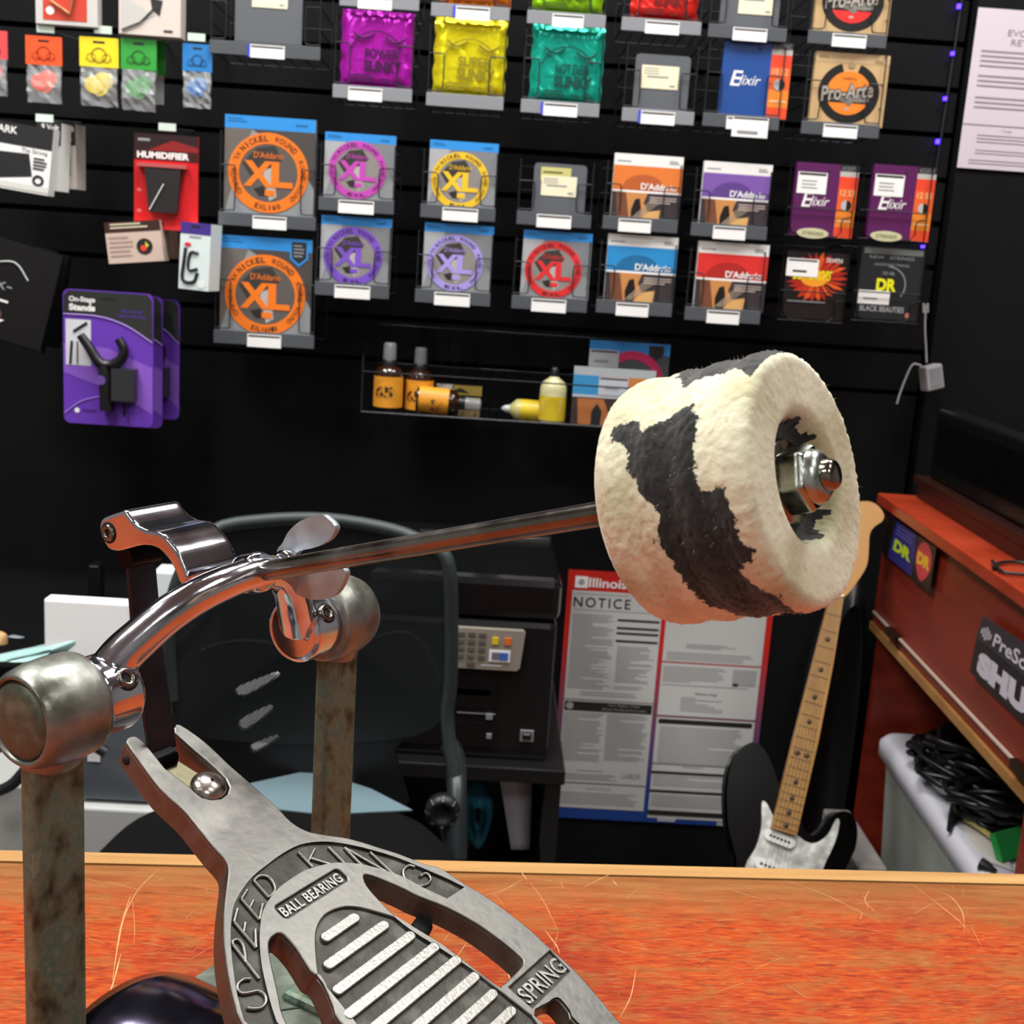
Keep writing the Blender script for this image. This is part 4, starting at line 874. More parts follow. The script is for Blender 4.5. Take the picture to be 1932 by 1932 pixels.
# ------------------------------------------------------------------ hanging goods on the left
CLR = col('#cfd3d6', .15, alpha=.28); CLG = col('#cfe0d4', .3)
def hook(label, x, y, Y=D-.002, dep=.09):
    P = wl(x, y, YF); e = empty('display_hook', P, label=label, cat='display hook', group='hooks on the slatwall')
    mb = MB(); mb.tube([(0, -.002, .0), (0, D-YF, .012)], .0018, col('#9a9ca0', .3, .9), n=8); mb.build('arm', e)
    mb = MB(); mb.box((0, -.004, .002), (.026, .002, .011), CLG); mb.build('label_clip', e)
def picks(label, x, y, w, h, c, cd, seed):
    r = random.Random(seed); s = Sheet(x, y, w, h, YF-.002); cm = col(c, .5)
    s.slab(0, 0, w, h*.43, -.001, .001, cm); s.slab(w*.35, h*.055, w*.65, h*.085, .0012, .0014, INK)
    dm = col(cd, .5)
    for (u, v, ru) in ((.5, .26, .20), (.3, .3, .12), (.7, .3, .12)): s.ring(w*u, h*v, w*ru*.85, w*ru, dm, .0016, n=20)
    for k in range(5): s.ring(w*(.22+.14*k), h*.345, w*.05, w*.06, dm, .0016, pi, 2*pi, 8)
    n = 7; V = []
    for j in range(n+1):
        for i in range(n+1): V.append(s.p(w*(.04+.92*i/n)+r.gauss(0, .7), h*(.43+.57*j/n)+r.gauss(0, .8)*(j > 0), .004*sin(pi*j/n)+.001+r.gauss(0, .0012)))
    Fq = []
    for j in range(n):
        for i in range(n): a = j*(n+1)+i; Fq += [(a, a+n+1, a+n+2), (a, a+n+2, a+1)]
    s.mb.add(V, Fq, CLR); s.mb.add([v_+Vector((0, .006, 0)) for v_ in V], Fq, CLR)
    for k in range(3):
        u, v = w*(.38+.11*k), h*(.68+.03*k*(1 if k < 2 else -1)); R_p = w*.22
        P = [(u+R_p*1.15*cos(t), v+R_p*(1 if sin(t) < 0 else 1.15)*sin(t)) for t in [2*pi*i/20 for i in range(20)]]
        s.mb.prism(P, lambda p, q_: s.p(p[0], p[1], .0015-.0012*k-.001*q_), col(c, .35))
    s.done('pick_bag', label=label, cat='guitar pick bag', group='bags of guitar picks')
picks('bag of picks with pinkish red header cut by the left photo edge', -58, 54, 72, 125, '#d8484c', '#8a2024', 1)
picks('bag of guitar picks with orange header card', 48, 66, 69, 127, '#f4541c', '#8a2808', 2)
picks('bag of guitar picks with yellow header card', 150, 68, 74, 131, '#f2d81c', '#8a7408', 3)
picks('bag of guitar picks with green header card', 228, 71, 68, 137, '#2c9a34', '#0c4a14', 4)
s = Sheet(296, 76, 17, 66, YF+.03); s.slab(0, 0, 17, 66, -.001, .001, col('#2c9a34', .5)); s.slab(-3, 66, 14, 122, -.001, .001, CLR); s.done('pick_bag', label='second green pick bag mostly hidden behind the front green one', cat='guitar pick bag', group='bags of guitar picks')
picks('bag of guitar picks with blue header card', 345, 81, 56, 122, '#1c78c0', '#0c3a66', 5)
for x, y, l in ((88, 58, 'hook carrying the orange pick bag'), (196, 60, 'hook carrying the yellow pick bag'), (262, 62, 'hook carrying the green pick bags'), (372, 74, 'hook carrying the blue pick bag'), (86, 226, 'hook carrying the black and white power supply boxes'), (317, 243, 'hook carrying the red humidifier package')):
    hook(l, x, y)
# blister card and white bag at the top
s = Sheet(66, -60, 118, 112, YF-.01); s.slab(0, 0, 118, 104, -.02, 0, col('#c9c7c4', .4)); s.rect(14, 0, 98, 96, col('#c8402c', .4)); s.disc(28, 78, 8, WHT, .0008)
s.mb.tube([s.p(30, 60, .004), s.p(68, 84, .004), s.p(76, 40, .004)], .002, col('#b9a070', .3, .8), n=6); s.done('blister_package', label='white-edged red blister package cut by the top left photo edge', cat='accessory package')
s = Sheet(224, -70, 118, 142, YF-.01); s.slab(0, 0, 118, 134, -.03, 0, col('#d2c8bf', .5)); s.poly([(4, 60), (70, 95), (4, 125)], col('#c2bfba', .4), .0005); s.poly([(60, 62), (84, 66), (78, 96), (64, 84)], INK, .0008)
s.mb.tube([s.p(6, 128, .002), s.p(40, 112, .002), s.p(66, 84, .002)], .0012, col('#2a2a2a', .4), n=6); s.text('Bottle', 86, 122, 106, 128, INK, .0008) if False else lines(s, 86, 122, 108, 128, 1, INK, .6, .0008)
s.done('capo_package', label='cream package with a black gadget right of the red blister package', cat='accessory package')
# power supply boxes
def obox(name, label, cat, x, y, w, h, Y, m, dep, yaw, roll=0., draw=None, group=None, side=None):
    s = Sheet(x, y, w, h, Y, yaw, roll); s.slab(0, 0, w, h, -dep, 0, m)
    if draw: draw(s)
    return s.done(name, label=label, cat=cat, group=group)
def psu(s):
    s.rect(0, 0, s.w, s.h*.32, INK, .0005); s.text('ARK', s.w*.3, s.h*.05, s.w*.55, s.h*.16, WHT, .0008, off=.02); s.poly([(s.w*.3, s.h*.45), (s.w*.72, s.h*.42), (s.w*.78, s.h*.75), (s.w*.3, s.h*.86)], INK, .0006)
    s.text('The Strong', s.w*.62, s.h*.34, s.w*.95, s.h*.42, INK, .0008); lines(s, s.w*.78, s.h*.46, s.w*.96, s.h*.66, 4, INK, .5, .0008); s.ring(s.w*.86, s.h*.80, 6, 11, INK, .0008)
    s.rect(s.w*.3, s.h*.88, s.w, s.h*.97, col('#d8d8d2', .5), .0007)
obox('power_supply_box', 'foremost black and white power supply box at the left edge', 'boxed power supply', -60, 225, 148, 128, YF-.02, WHT, .03, radians(3), radians(6), psu, 'boxed power supplies')
def psu2(s):
    s.rect(0, 0, s.w, s.h*.33, INK, .0005); s.text('9 Volt', s.w*.2, s.h*.03, s.w*.9, s.h*.12, WHT, .0008, off=.02); s.text('Supply', s.w*.1, s.h*.2, s.w*.8, s.h*.3, WHT, .0008, off=.02); s.rect(s.w*.35, s.h*.42, s.w*.7, s.h*.8, INK, .0006)
obox('power_supply_box', 'middle power supply box with 9 Volt lettering', 'boxed power supply', 62, 228, 50, 130, YF+.02, WHT, .03, radians(-8), radians(3), psu2, 'boxed power supplies')
obox('power_supply_box', 'rearmost narrow power supply box of the three on the hook', 'boxed power supply', 108, 232, 36, 124, YF+.05, col('#cfc8c0', .5), .03, radians(-10), 0, psu2, 'boxed power supplies')
def humid(s):
    w, h = s.w, s.h; s.rect(0, 0, w, h*.2, col('#2a1214', .4)); s.poly([(w*.05, h*.22), (w*.6, h*.06), (w, h*.12), (w, h*.2), (w, h*.26), (0, h*.26)], col('#8a1c1e', .4), .0006)
    s.rect(0, h*.17, w, h*.27, col('#3a0f10', .4), .0007); s.text('HUMIDIFIER', w*.05, h*.185, w*.86, h*.255, WHT, .0010, off=.04); lines(s, w*.06, h*.05, w*.3, h*.09, 1, GRY, .7, .0008); s.slab(w*.36, h*.04, w*.52, h*.055, .0008, .001, INK)
    P = [(w*.20, h*.36), (w*.76, h*.36), (w*.70, h*.82), (w*.26, h*.82)]
    s.mb.prism(P, lambda p, k: s.p(p[0], p[1], .012-.012*k), col('#1d1a1b', .5)); s.slab(w*.08, h*.31, w*.84, h*.35, 0, .013, col('#b85a5c', .3)); s.mb.tube([s.p(w*.5, h*.52, .0135), s.p(w*.28, h*.8, .0135)], .0009, WHT, n=5)
    for k in (.58, .8): lines(s, w*.05, h*k, w*.12, h*(k+.03), 2, col('#f0a0a0', .4), .5)
    s.rect(w*.0, h*.95, w, h, col('#e82830', .4), .0009)
obox('humidifier_package', 'red and black humidifier blister package on a slatwall hook', 'humidifier package', 253, 250, 122, 182, YF-.01, col('#cc181e', .35), .004, 0, 0, humid)
def w_box(s):
    w, h = s.w, s.h; s.rect(0, 0, w, h*.25, col('#3a1c18', .5)); s.text('WERSI', w*.1, h*.03, w*.6, h*.2, WHT, .0008, off=.02) if False else lines(s, w*.1, h*.04, w*.8, h*.2, 2, col('#cfc6a8', .5), .5, .0008)
    s.disc(w*.68, h*.62, 15, INK, .0008); s.disc(w*.66, h*.66, 6, col('#e0442c', .5), .001); s.poly([(w*.7, h*.5), (w*.76, h*.6), (w*.7, h*.68)], col('#d8d42c', .5), .001); lines(s, w*.05, h*.35, w*.5, h*.9, 5, col('#b59a90', .5), .4, .0006)
obox('accessory_box', 'small pinkish white box with black round emblem below the humidifier', 'accessory box', 206, 414, 104, 78, YF-.03, col('#cdb6a8', .5), .04, radians(4), radians(-7), w_box, 'small boxes below the humidifier')
obox('accessory_box', 'second pinkish box peeking out behind the round-emblem box', 'accessory box', 296, 418, 26, 70, YF+.015, col('#8a6a60', .5), .04, radians(-6), radians(-5), None, 'small boxes below the humidifier')
def capo(s):
    w, h = s.w, s.h; s.rect(0, 0, w, h*.17, col('#45308a', .45)); s.slab(w*.36, h*.04, w*.64, h*.07, .0006, .0008, INK); lines(s, w*.3, h*.20, w*.8, h*.24, 1, GRY, .5); s.disc(w*.26, h*.33, 7, col('#d82c34', .5), .0008, ry=4)
    K = col('#1f242c', .4); s.mb.tube(smooth_line([s.p(w*.62, h*.45, .001), s.p(w*.36, h*.45, .001), s.p(w*.32, h*.7, .001), s.p(w*.62, h*.68, .001)], 3), .0022, K, n=6); s.mb.tube(smooth_line([s.p(w*.2, h*.38, .001), s.p(w*.16, h*.6, .001), s.p(w*.14, h*.86, .001), s.p(w*.5, h*.88, .001), s.p(w*.62, h*.74, .001)], 3), .0026, K, n=6)
    s.disc(w*.75, h*.9, 9, col('#e6ecec', .5), .0007)
obox('capo_box', 'small white box with purple top and black capo print', 'boxed capo', 336, 418, 60, 128, YF-.05, col('#dce8e8', .45), .045, radians(-8), radians(2), capo)
# black bags at the left edge
def blk(s):
    w, h = s.w, s.h
    s.mb.tube(smooth_line([s.p(0, h*.28, .001), s.p(w*.35, h*.2, .001), s.p(w*.6, h*.34, .001)], 4), .0012, col('#b8c4c0', .4), n=6); s.text('x-', w*.15, h*.42, w*.4, h*.5, GRY, .0008); lines(s, w*.0, h*.60, w*.5, h*.63, 1, WHT, .8, .0008); s.disc(w*.25, h*.76, 12, col('#5a3a3a', .5), .0008); s.poly([(w*.1, h*.8), (w*.4, h*.8), (w*.25, h*.88)], WHT, .001)
BB = col('#0f1012', .35)
obox('black_bag', 'foremost black accessory pouch hanging at the left edge', 'accessory pouch', -55, 452, 128, 190, YF-.04, BB, .012, radians(4), radians(14), blk, 'black pouches at the left edge')
obox('black_bag', 'second black accessory pouch, behind the foremost one', 'accessory pouch', 34, 465, 42, 200, YF-.01, BB, .012, radians(-6), radians(10), None, 'black pouches at the left edge')
obox('black_bag', 'rearmost black accessory pouch beside the purple blister cards', 'accessory pouch', 66, 475, 40, 180, YF+.02, BB, .012, radians(-6), radians(8), None, 'black pouches at the left edge')
# purple blister cards with a clamp holder
def purple(label, x, y, w, h, Y, full, yaw=0.):
    s = Sheet(x, y, w, h, Y, yaw); e = empty('holder_package', s.loc, label=label, cat='accessory package', group='purple holder packages'); e.rotation_euler = (0, 0, yaw)
    def rr(u0, v0, u1, v1, c): 
        P = []
        for cu, cv, a in ((u1-c, v0+c, -90), (u1-c, v1-c, 0), (u0+c, v1-c, 90), (u0+c, v0+c, 180)): P += [(cu+c*cos(radians(a+30*k)), cv+c*sin(radians(a+30*k))) for k in range(4)]
        return P
    V1 = col('#6a3cb4', .35); V2 = col('#8a5cc8', .35); T = col('#2c302c', .4)
    s.mb.prism(rr(0, 0, w, h, 12), lambda p, k: s.p(p[0], p[1], -.002*k), V1)
    s.poly([(3, 12), (12, 2), (w-12, 2), (w-3, 12), (w-1, h*.36), (w*.7, h*.24), (w*.4, h*.185), (1, h*.18)], T, .0005)
    s.poly([(1, h*.40), (w*.5, h*.42), (w-1, h*.55), (w-1, h*.9), (w*.6, h*.75), (1, h*.62)], V2, .0004)
    s.mb.tube(smooth_line([s.p(1, h*.185, .0008), s.p(w*.4, h*.19, .0008), s.p(w*.7, h*.245, .0008), s.p(w-1, h*.36, .0008)], 5), .0010, col('#a888dc', .4), n=5)
    s.mb.tube(smooth_line([s.p(1, h*.93, .0008), s.p(w*.2, h*.83, .0008), s.p(w*.45, h*.78, .0008), s.p(w*.6, h*.77, .0008)], 5), .0008, col('#a888dc', .4), n=5)
    s.rect(w*.42, h*.045, w*.6, h*.06, INK, .001)
    if full:
        s.text('On-Stage', w*.07, h*.05, w*.36, h*.10, WHT, .001, off=.03); s.text('Stands', w*.07, h*.105, w*.36, h*.155, WHT, .001, off=.05); s.text('MIC STAND', w*.65, h*.13, w*.88, h*.15, V1, .001); s.text('PHONE HOLDER' if False else 'TABLET HOLDER', w*.6, h*.165, w*.92, h*.185, V1, .001)
        s.rect(w*.03, h*.22, w*.31, h*.56, col('#d8d8de', .4), .0008); s.mb.tube([s.p(w*.12, h*.31, .0012), s.p(w*.27, h*.24, .0012)], .0022, INK, n=5); s.mb.tube([s.p(w*.10, h*.38, .0012), s.p(w*.08, h*.55, .0012)], .002, INK, n=5); s.mb.tube([s.p(w*.16, h*.38, .0012), s.p(w*.16, h*.55, .0012)], .001, INK, n=5)
        s.disc(w*.15, h*.90, 5, WHT, .0008); s.text('mount', w*.21, h*.885, w*.36, h*.91, INK, .0008)
    s.done('card', e, base=s); e.rotation_euler = (0, 0, yaw)
    g = Sheet(x, y, w, h, Y); K = col('#141416', .3); K2 = col('#2c2c30', .45)
    g.mb.tube(smooth_line([g.p(w*.22, h*.33, .012), g.p(w*.32, h*.42, .012), g.p(w*.42, h*.52, .012), g.p(w*.54, h*.54, .012), g.p(w*.66, h*.50, .012), g.p(w*.70, h*.42, .012), g.p(w*.64, h*.34, .012)], 4), [.0065+.002*sin(pi*i/24) for i in range(25)], K, n=10)
    g.mb.tube([g.p(w*.48, h*.53, .012), g.p(w*.50, h*.62, .012), g.p(w*.50, h*.78, .012), g.p(w*.51, h*.88, .012)], [.008, .011, .010, .011], K, n=12)
    g.slab(w*.58, h*.56, w*.83, h*.80, .002, .022, K2); g.disc(w*.47, h*.65, 9, col('#6a4a9a', .3), .0235); g.mb.tube([g.p(w*.7, h*.8, .01), g.p(w*.7, h*.92, .01)], .002, K, n=8)
    g.done('clamp_holder', e, base=g)
purple('rearmost purple blister package with black clamp, behind the other two', 238, 560, 103, 230, YF+.045, False, radians(-4))
purple('middle purple blister package with black clamp, showing only its right edge', 146, 550, 162, 254, YF+.015, False)
purple('foremost purple blister package with black clamp and white picture', 118, 544, 172, 258, YF-.02, True)
# ------------------------------------------------------------------ long wire shelf with bottles
YS = D-.16
s = Sheet(700, 612, 420, 168, YS); e = empty('wire_shelf', s.loc, label='long black wire shelf holding bottles under the string packs', cat='shelf'); K = col('#0e0e11', .35, .5); KL = col('#3a3a40', .3, .6)
mb = s.mb
def t(*P, m=K, r=.0012): mb.tube([s.p(*q_) for q_ in P], r, m, n=6)
t((0, 8, -.14), (560, 8, -.14), m=KL); t((0, 86, -.14), (560, 86, -.14), m=KL); t((-12, 168, 0), (560, 168, 0), m=KL, r=.002); t((-12, 90, 0), (560, 90, 0), m=K, r=.0014); t((0, 168, -.14), (560, 168, -.14))
for k in range(0, 22): t((k*26, 8, -.14), (k*26, 168, -.14)); t((k*26-5, 168, 0), (k*26, 168, -.14))
t((-12, 60, 0), (-12, 168, 0), m=KL); t((-12, 168, 0), (-2, 168, -.14)); t((-12, 60, 0), (-2, 10, -.14))
s.done('frame', e, base=s)
zsh = s.loc.z+.002
def bottle(label, x, yb, hpx, rpx, mats, prof, Yb, axis=(0, 0, 1), txt=None, name='spray_bottle', cat='bottle', tm=INK):
    """prof: list of (height frac, radius frac, material key)"""
    P = wl(x, yb, Yb); d = P.y-0; sc = (P-CAM).dot(FW)/F; h = hpx*sc; r = rpx*sc; ax = Vector(axis).normalized()
    e = empty(name, P, label=label, cat=cat, group='bottles on the wire shelf')
    segs = {}
    for nm, m, pr in prof:
        mb = MB(); mb.lathe((0, 0, 0), ax, [(a*h, b*r) for a, b in pr], m, n=28)
        if nm == 'label' and txt:
            u = Vector((1, 0, 0)) if abs(ax.z) > .5 else Vector((0, 0, 1)); fr = Vector((0, -1, 0))
            sgn = 1
            for tt, (x0, z0, x1, z1) in txt:
                def fn(q_, u=u): a = q_[0]*.9; return ax*(q_[1]*h)+u*(r*1.03*sin(a))+fr*(r*1.03*cos(a))
                mb.text(tt, fn, (x0, z0, x1, z1), tm, off=.03)
        mb.build(nm, e)
AMB = col('#2a1206', .2, coat=1.); LBL = col('#e09628', .45); LBY = col('#d0b428', .4); CAPB = col('#1a1a1c', .3); CAPC = col('#8e9094', .15, alpha=.6)
sp = lambda l: [('body', AMB, [(0, 0), (0, .92), (.02, 1), (.56, 1), (.62, .85), (.66, .45), (.68, .4)]), ('label', l, [(.04, 1.02), (.50, 1.02)]), ('cap', CAPB, [(.66, .5), (.74, .5), (.76, .42), (.76, 0)]), ('overcap', CAPC, [(.75, .46), (.97, .44), (1, .36), (1, 0)])]
bottle('leftmost amber spray bottle with orange 65 label', 731, 771, 124, 27, 0, sp(LBL), YS+.035, txt=[('65', (-1.0, .18, .45, .36))])
bottle('second amber spray bottle with orange label, half hidden by the lying one', 789, 776, 120, 26, 0, sp(LBL), YS+.05, txt=[('65', (-1.0, .16, .2, .34))])
bottle('amber spray bottle lying on its side on the shelf', 786, 752, 122, 24, 0, sp(LBL), YS+.03, axis=(1, 0, -.04), txt=[('6', (-.9, .2, .2, .42))])
lem = lambda l: [('body', col('#c4c090', .3), [(0, 0), (0, .92), (.02, 1), (.62, 1), (.72, .85), (.80, .4), (.84, .3)]), ('label', l, [(.05, 1.02), (.48, 1.02)]), ('cap', CAPB, [(.82, .34), (.95, .32), (1, .2), (1, 0)])]
bottle('upright yellow lemon oil bottle with white sticker', 1040, 796, 104, 25, 0, lem(LBY), YS+.035, name='oil_bottle', cat='bottle', tm=col('#c8ccd0', .5), txt=[('I', (-.85, .2, .6, .42))])
bottle('yellow oil bottle lying on its side with its tip to the left', 1016, 776, 70, 20, 0, [('body', col('#b8b070', .3), [(0, 0), (0, .95), (.02, 1), (.60, 1), (.72, .6), (.8, .35)]), ('label', LBY, [(.02, 1.02), (.5, 1.02)]), ('cap', col('#b8bcc0', .3), [(.78, .4), (.9, .34), (1, .12), (1, 0)])], YS+.05, axis=(-1, 0, .02), name='oil_bottle')
s = Sheet(822, 722, 88, 64, YS+.075); s.slab(0, 0, 88, 64, -.01, 0, col('#14140f', .4)); s.rect(34, 2, 88, 20, col('#a8903c', .45)); s.text('SNARK', 2, 1, 34, 11, WHT, .0008, off=.03); s.poly([(28, 14), (48, 7), (66, 16)], INK, .001); s.rect(42, 24, 86, 46, col('#c8c49c', .4), .0006); s.rect(46, 48, 86, 62, col('#7c6a44', .5), .0006)
s.done('tuner_package', label='black and gold clip-on tuner package lying behind the bottles', cat='accessory package')
s = Sheet(1114, 641, 152, 110, YS+.06); s.slab(0, 0, 152, 110, -.01, 0, col('#4c5054', .4)); s.rect(0, 0, 152, 22, BLU, .0005); s.rect(0, 17, 56, 54, col('#b8bcc2', .5), .0012); s.rect(3, 19, 53, 22, INK, .0014); lines(s, 10, 36, 44, 46, 1, GRY, .6, .0014)
s.ring(84, 76, 44, 60, col('#c82c60', .4), .0008, clip=108); s.poly([(112, 4), (140, 4), (140, 20), (126, 32), (112, 20)], col('#26282c', .4), .001)
s.done('string_pack', label='string pack with crimson ring and white sticker standing in the wire shelf behind the beater', cat='guitar string pack', group='guitar string packs on the slatwall')
s = Sheet(1084, 690, 155, 112, YS+.02); s.slab(0, 0, 155, 112, -.01, 0, col('#3b3030', .4)); s.rect(0, 0, 155, 16, col('#a8b0b4', .4), .0005); s.rect(0, 16, 52, 53, col('#3a8abc', .4), .0005); s.rect(52, 16, 155, 53, col('#c07a40', .4), .0005); s.rect(0, 53, 155, 58, col('#b8bcc2', .4), .0006); s.rect(48, 17, 104, 52, col('#b4bac2', .5), .0012); s.rect(50, 19, 102, 22, INK, .0014); lines(s, 60, 36, 94, 44, 1, GRY, .6, .0014)
s.poly([(10, 60), (60, 60), (80, 110), (14, 110)], col('#a8683c', .4), .0008); s.poly([(38, 110), (38, 84), (48, 68), (58, 84), (56, 110)], INK, .001)
s.done('string_pack', label='front string pack with blue corner in the wire shelf, touching the beater outline', cat='guitar string pack', group='guitar string packs on the slatwall')
# adapter hanging by its lead, and the paper notice
P = wl(1757, 712, D-.05); e = empty('power_adapter', P, label='white power adapter box hanging by its cable below the racks', cat='power adapter')
mb = MB(); mb.box((0, 0, 0), (.034, .022, .042), col('#a8a8aa', .5), Matrix.Rotation(radians(-14), 3, 'Y') @ Matrix.Rotation(radians(18), 3, 'Z')); mb.build('body', e, bevel=.003)
mb = MB(); R3 = Matrix.Rotation(radians(-14), 3, 'Y') @ Matrix.Rotation(radians(18), 3, 'Z'); mb.box(R3 @ Vector((.001, -.0115, 0)), (.022, .0006, .030), col('#8c8e94', .5), R3); mb.build('rating_label', e)
mb = MB(); c_ = col('#b4b4b6', .5); g_ = lambda x, y: wl(x, y, D-.05)-P
mb.tube(smooth_line([g_(1746, 575), g_(1745, 620), g_(1747, 660), g_(1748, 684)], 4), .0018, c_, n=8); mb.tube(smooth_line([g_(1738, 690), g_(1722, 688), g_(1708, 715), g_(1697, 745), g_(1692, 762)], 4), .0017, c_, n=8)
for x in (1742, 1750): mb.tube([g_(x, 572), g_(x, 590)], .002, c_, n=6)
mb.build('cable', e)
s = Sheet(1846, 14, 300, 312, D-.02); PW = col('#cfc6ce', .6); s.slab(0, 0, 300, 312, 0, .001, PW); g2 = col('#8e8892', .6)
s.text('EVOLUTION MUSIC', 62, 38, 240, 50, g2, .0016); s.text('RETURN POLICY', 70, 56, 220, 68, g2, .0016)
for k, (v, n_) in enumerate(((80, 4), (128, 3), (170, 3))): lines(s, 16, v, 270, v+n_*9.5, n_, g2, .32, .0016, k)
s.rect(0, 224, 300, 226, g2, .0016); s.text('Today', 76, 232, 96, 238, g2, .0016); lines(s, 30, 244, 270, 264, 3, g2, .25, .0016, 9); lines(s, 30, 274, 270, 286, 2, g2, .25, .0016, 10); lines(s, 20, 294, 270, 306, 2, g2, .25, .0016, 11)
o = s.done('paper_notice', label='white printed policy notice taped to the black wall at the right edge', cat='paper notice')
# ------------------------------------------------------------------ labour law poster on the back wall
s = Sheet(1073, 1074, 395, 488, D-.002); PWH = col('#c6c6c4', .45); LG = col('#a2a2a2', .5); DG = col('#23221f', .5)
def grad():
    m = bpy.data.materials.new('poster_border'); m.use_nodes = True; nt = m.node_tree; N = nt.nodes; b = N['Principled BSDF']; b.inputs['Roughness'].default_value = .4
    tc = N.new('ShaderNodeTexCoord'); sp_ = N.new('ShaderNodeSeparateXYZ'); nt.links.new(tc.outputs['Generated'], sp_.inputs[0]); r = N.new('ShaderNodeValToRGB')
    e = r.color_ramp.elements; e[0].position = .12; e[0].color = lin('#163e8c'); e[1].position = .72; e[1].color = lin('#c8281e'); x = e.new(.45); x.color = lin('#7c4660')
    nt.links.new(sp_.outputs[2], r.inputs[0]); nt.links.new(r.outputs[0], b.inputs['Base Color']); return m
GB = grad(); w, h = 395, 488
s.slab(0, 0, w, h, 0, .0012, GB)
def page(u0, v0, u1, v1): s.rect(u0, v0, u1, v1, PWH, .0018)
page(10, 38, 183, 248); page(10, 250, 183, 466); page(192, 38, 383, 164); page(192, 167, 383, 270); page(192, 274, 383, 478)
s.text('Illinois Labor Law Poster', 40, 13, 330, 31, WHT, .002, off=.02); s.rect(14, 11, 38, 33, WHT, .002); s.disc(26, 22, 6, LG, .0024)
def ptxt(u0, v0, u1, v1, n, sd=1, th=.42, c=None):
    r = random.Random(sd); st = (v1-v0)/n
    for i in range(n): s.rect(u0, v0+i*st, u0+(u1-u0)*(r.uniform(.82, 1) if r.random() < .8 else r.uniform(.3, .7)), v0+i*st+st*th, c or LG, .0022)
s.text('NOTICE', 14, 50, 122, 69, DG, .0024, off=.01, sp=1.25); ptxt(14, 43, 120, 46, 1); ptxt(14, 73, 176, 77, 1)
ptxt(14, 82, 96, 228, 44, 3); ptxt(104, 140, 176, 212, 22, 4)
for v in (88, 103, 113, 128): s.rect(100, v, 180, v+4, DG, .0024)
ptxt(40, 232, 150, 242, 2, 5); ptxt(104, 218, 160, 226, 2, 6)
s.rect(12, 252, 181, 270, DG, .0024); s.disc(22, 261, 7, LG, .0027); s.text('Your Rights Under', 95, 254, 158, 260, LG, .0028); s.text('Illinois Employment Laws', 85, 262, 170, 268, LG, .0028); ptxt(36, 256, 66, 266, 2, 2, .5)
ptxt(12, 274, 90, 372, 26, 8); ptxt(96, 274, 178, 368, 25, 9); ptxt(45, 388, 100, 393, 1, 3); ptxt(12, 396, 130, 410, 4, 3); s.text('LABOR', 134, 390, 172, 401, LG, .0024, off=.03)
s.rect(10, 414, 183, 415.5, DG, .0024); s.text('OSHA NOTICE' if False else 'SAFETY NOTICE', 66, 422, 116, 428, LG, .0024); ptxt(14, 434, 176, 460, 6, 12)
ptxt(235, 128, 350, 138, 3, 2); ptxt(200, 145, 370, 162, 4, 13); ptxt(196, 173, 318, 205, 8, 14); s.rect(330, 173, 376, 204, LG, .0022); s.rect(332, 200, 342, 205, DG, .0026); ptxt(196, 208, 376, 212, 1, 3); s.text('Minimum Wage', 262, 222, 304, 228, DG, .0024); ptxt(235, 232, 330, 262, 7, 15)
s.rect(196, 277, 378, 286, DG, .0024); ptxt(200, 292, 372, 366, 17, 16); s.rect(192, 366, 383, 367.5, DG, .0024); ptxt(250, 370, 300, 376, 1, 4)
for v in (382, 420, 462): s.rect(192, v, 383, v+(5 if v < 450 else 10), DG, .0024)
ptxt(196, 390, 360, 414, 5, 17); ptxt(196, 430, 370, 456, 6, 18); ptxt(212, 468+10, 250, 486, 2, 19, .5, WHT); s.rect(330, 479, 378, 487, LG, .0024)
s.done('law_poster', label='labour law poster with red to blue border and NOTICE heading on the black wall', cat='poster')
# ------------------------------------------------------------------ printer on its stand
YP = 1.62
def wbox(mb, x0, y0, x1, y1, Y0, dep, m, base):
    """box whose front face spans the photo rectangle at plane Y0"""
    a = wl(x0, y0, Y0); b = wl(x1, y1, Y0); z0, z1 = b.z, a.z; xa, xb = a.x, b.x
    mb.box(((xa+xb)/2-base.x, Y0+dep/2-base.y, (z0+z1)/2-base.z), (xb-xa, dep, z1-z0), m)
zst = wl(960, 1432, YP).z
pb = wl(850, 1432, YP)+Vector((0, 0, .002)); PK = col('#141416', .32); PKG = col('#121214', .15, coat=.5)
pr = empty('multifunction_printer', pb, label='black multifunction printer with silver keypad panel beside the office chair', cat='printer')
xr = wl(1043, 1300, YP).x; xl_ = wl(690, 1300, YP).x; X0 = (xr+xl_)/2-pb.x; WX = xr-xl_
mb = MB(); zt1 = wl(960, 1170, YP).z-pb.z; mb.box((X0, .17, zt1/2), (WX, .34, zt1), PK); 
mb.build('body', pr, bevel=.01)
mb = MB(); zt2 = wl(960, 1085, YP).z-pb.z; mb.box((X0, .16, (zt1+zt2)/2), (WX*1.02, .33, zt2-zt1-.004), PKG); mb.build('scanner_lid', pr, bevel=.012)
mb = MB(); zt3 = wl(960, 1043, YP+.15).z-pb.z
fe = [(-.02, zt2-.01), (.10, zt2-.01), (.13, zt2+.008), (.12, zt3-.01), (.06, zt3), (.02, zt3-.012)]
mb.prism([(v_.x, v_.y) for v_ in smooth_line([(a, b_, 0) for a, b_ in fe], 3, True)], lambda p, k: Vector((X0+WX*(.48 if k else -.3), .10+p[0], p[1])), PKG, True); mb.build('document_feeder', pr, bevel=.004)
s = Sheet(862, 1184, 130, 76, YP-.010); SV = col('#a39a8e', .35, .3); s.mb.prism([(0, 0), (126, 0), (130, 4), (124, 70), (118, 76), (0, 76)], lambda p, k: s.p(p[0], p[1], 0 if k == 0 else -.02), SV)
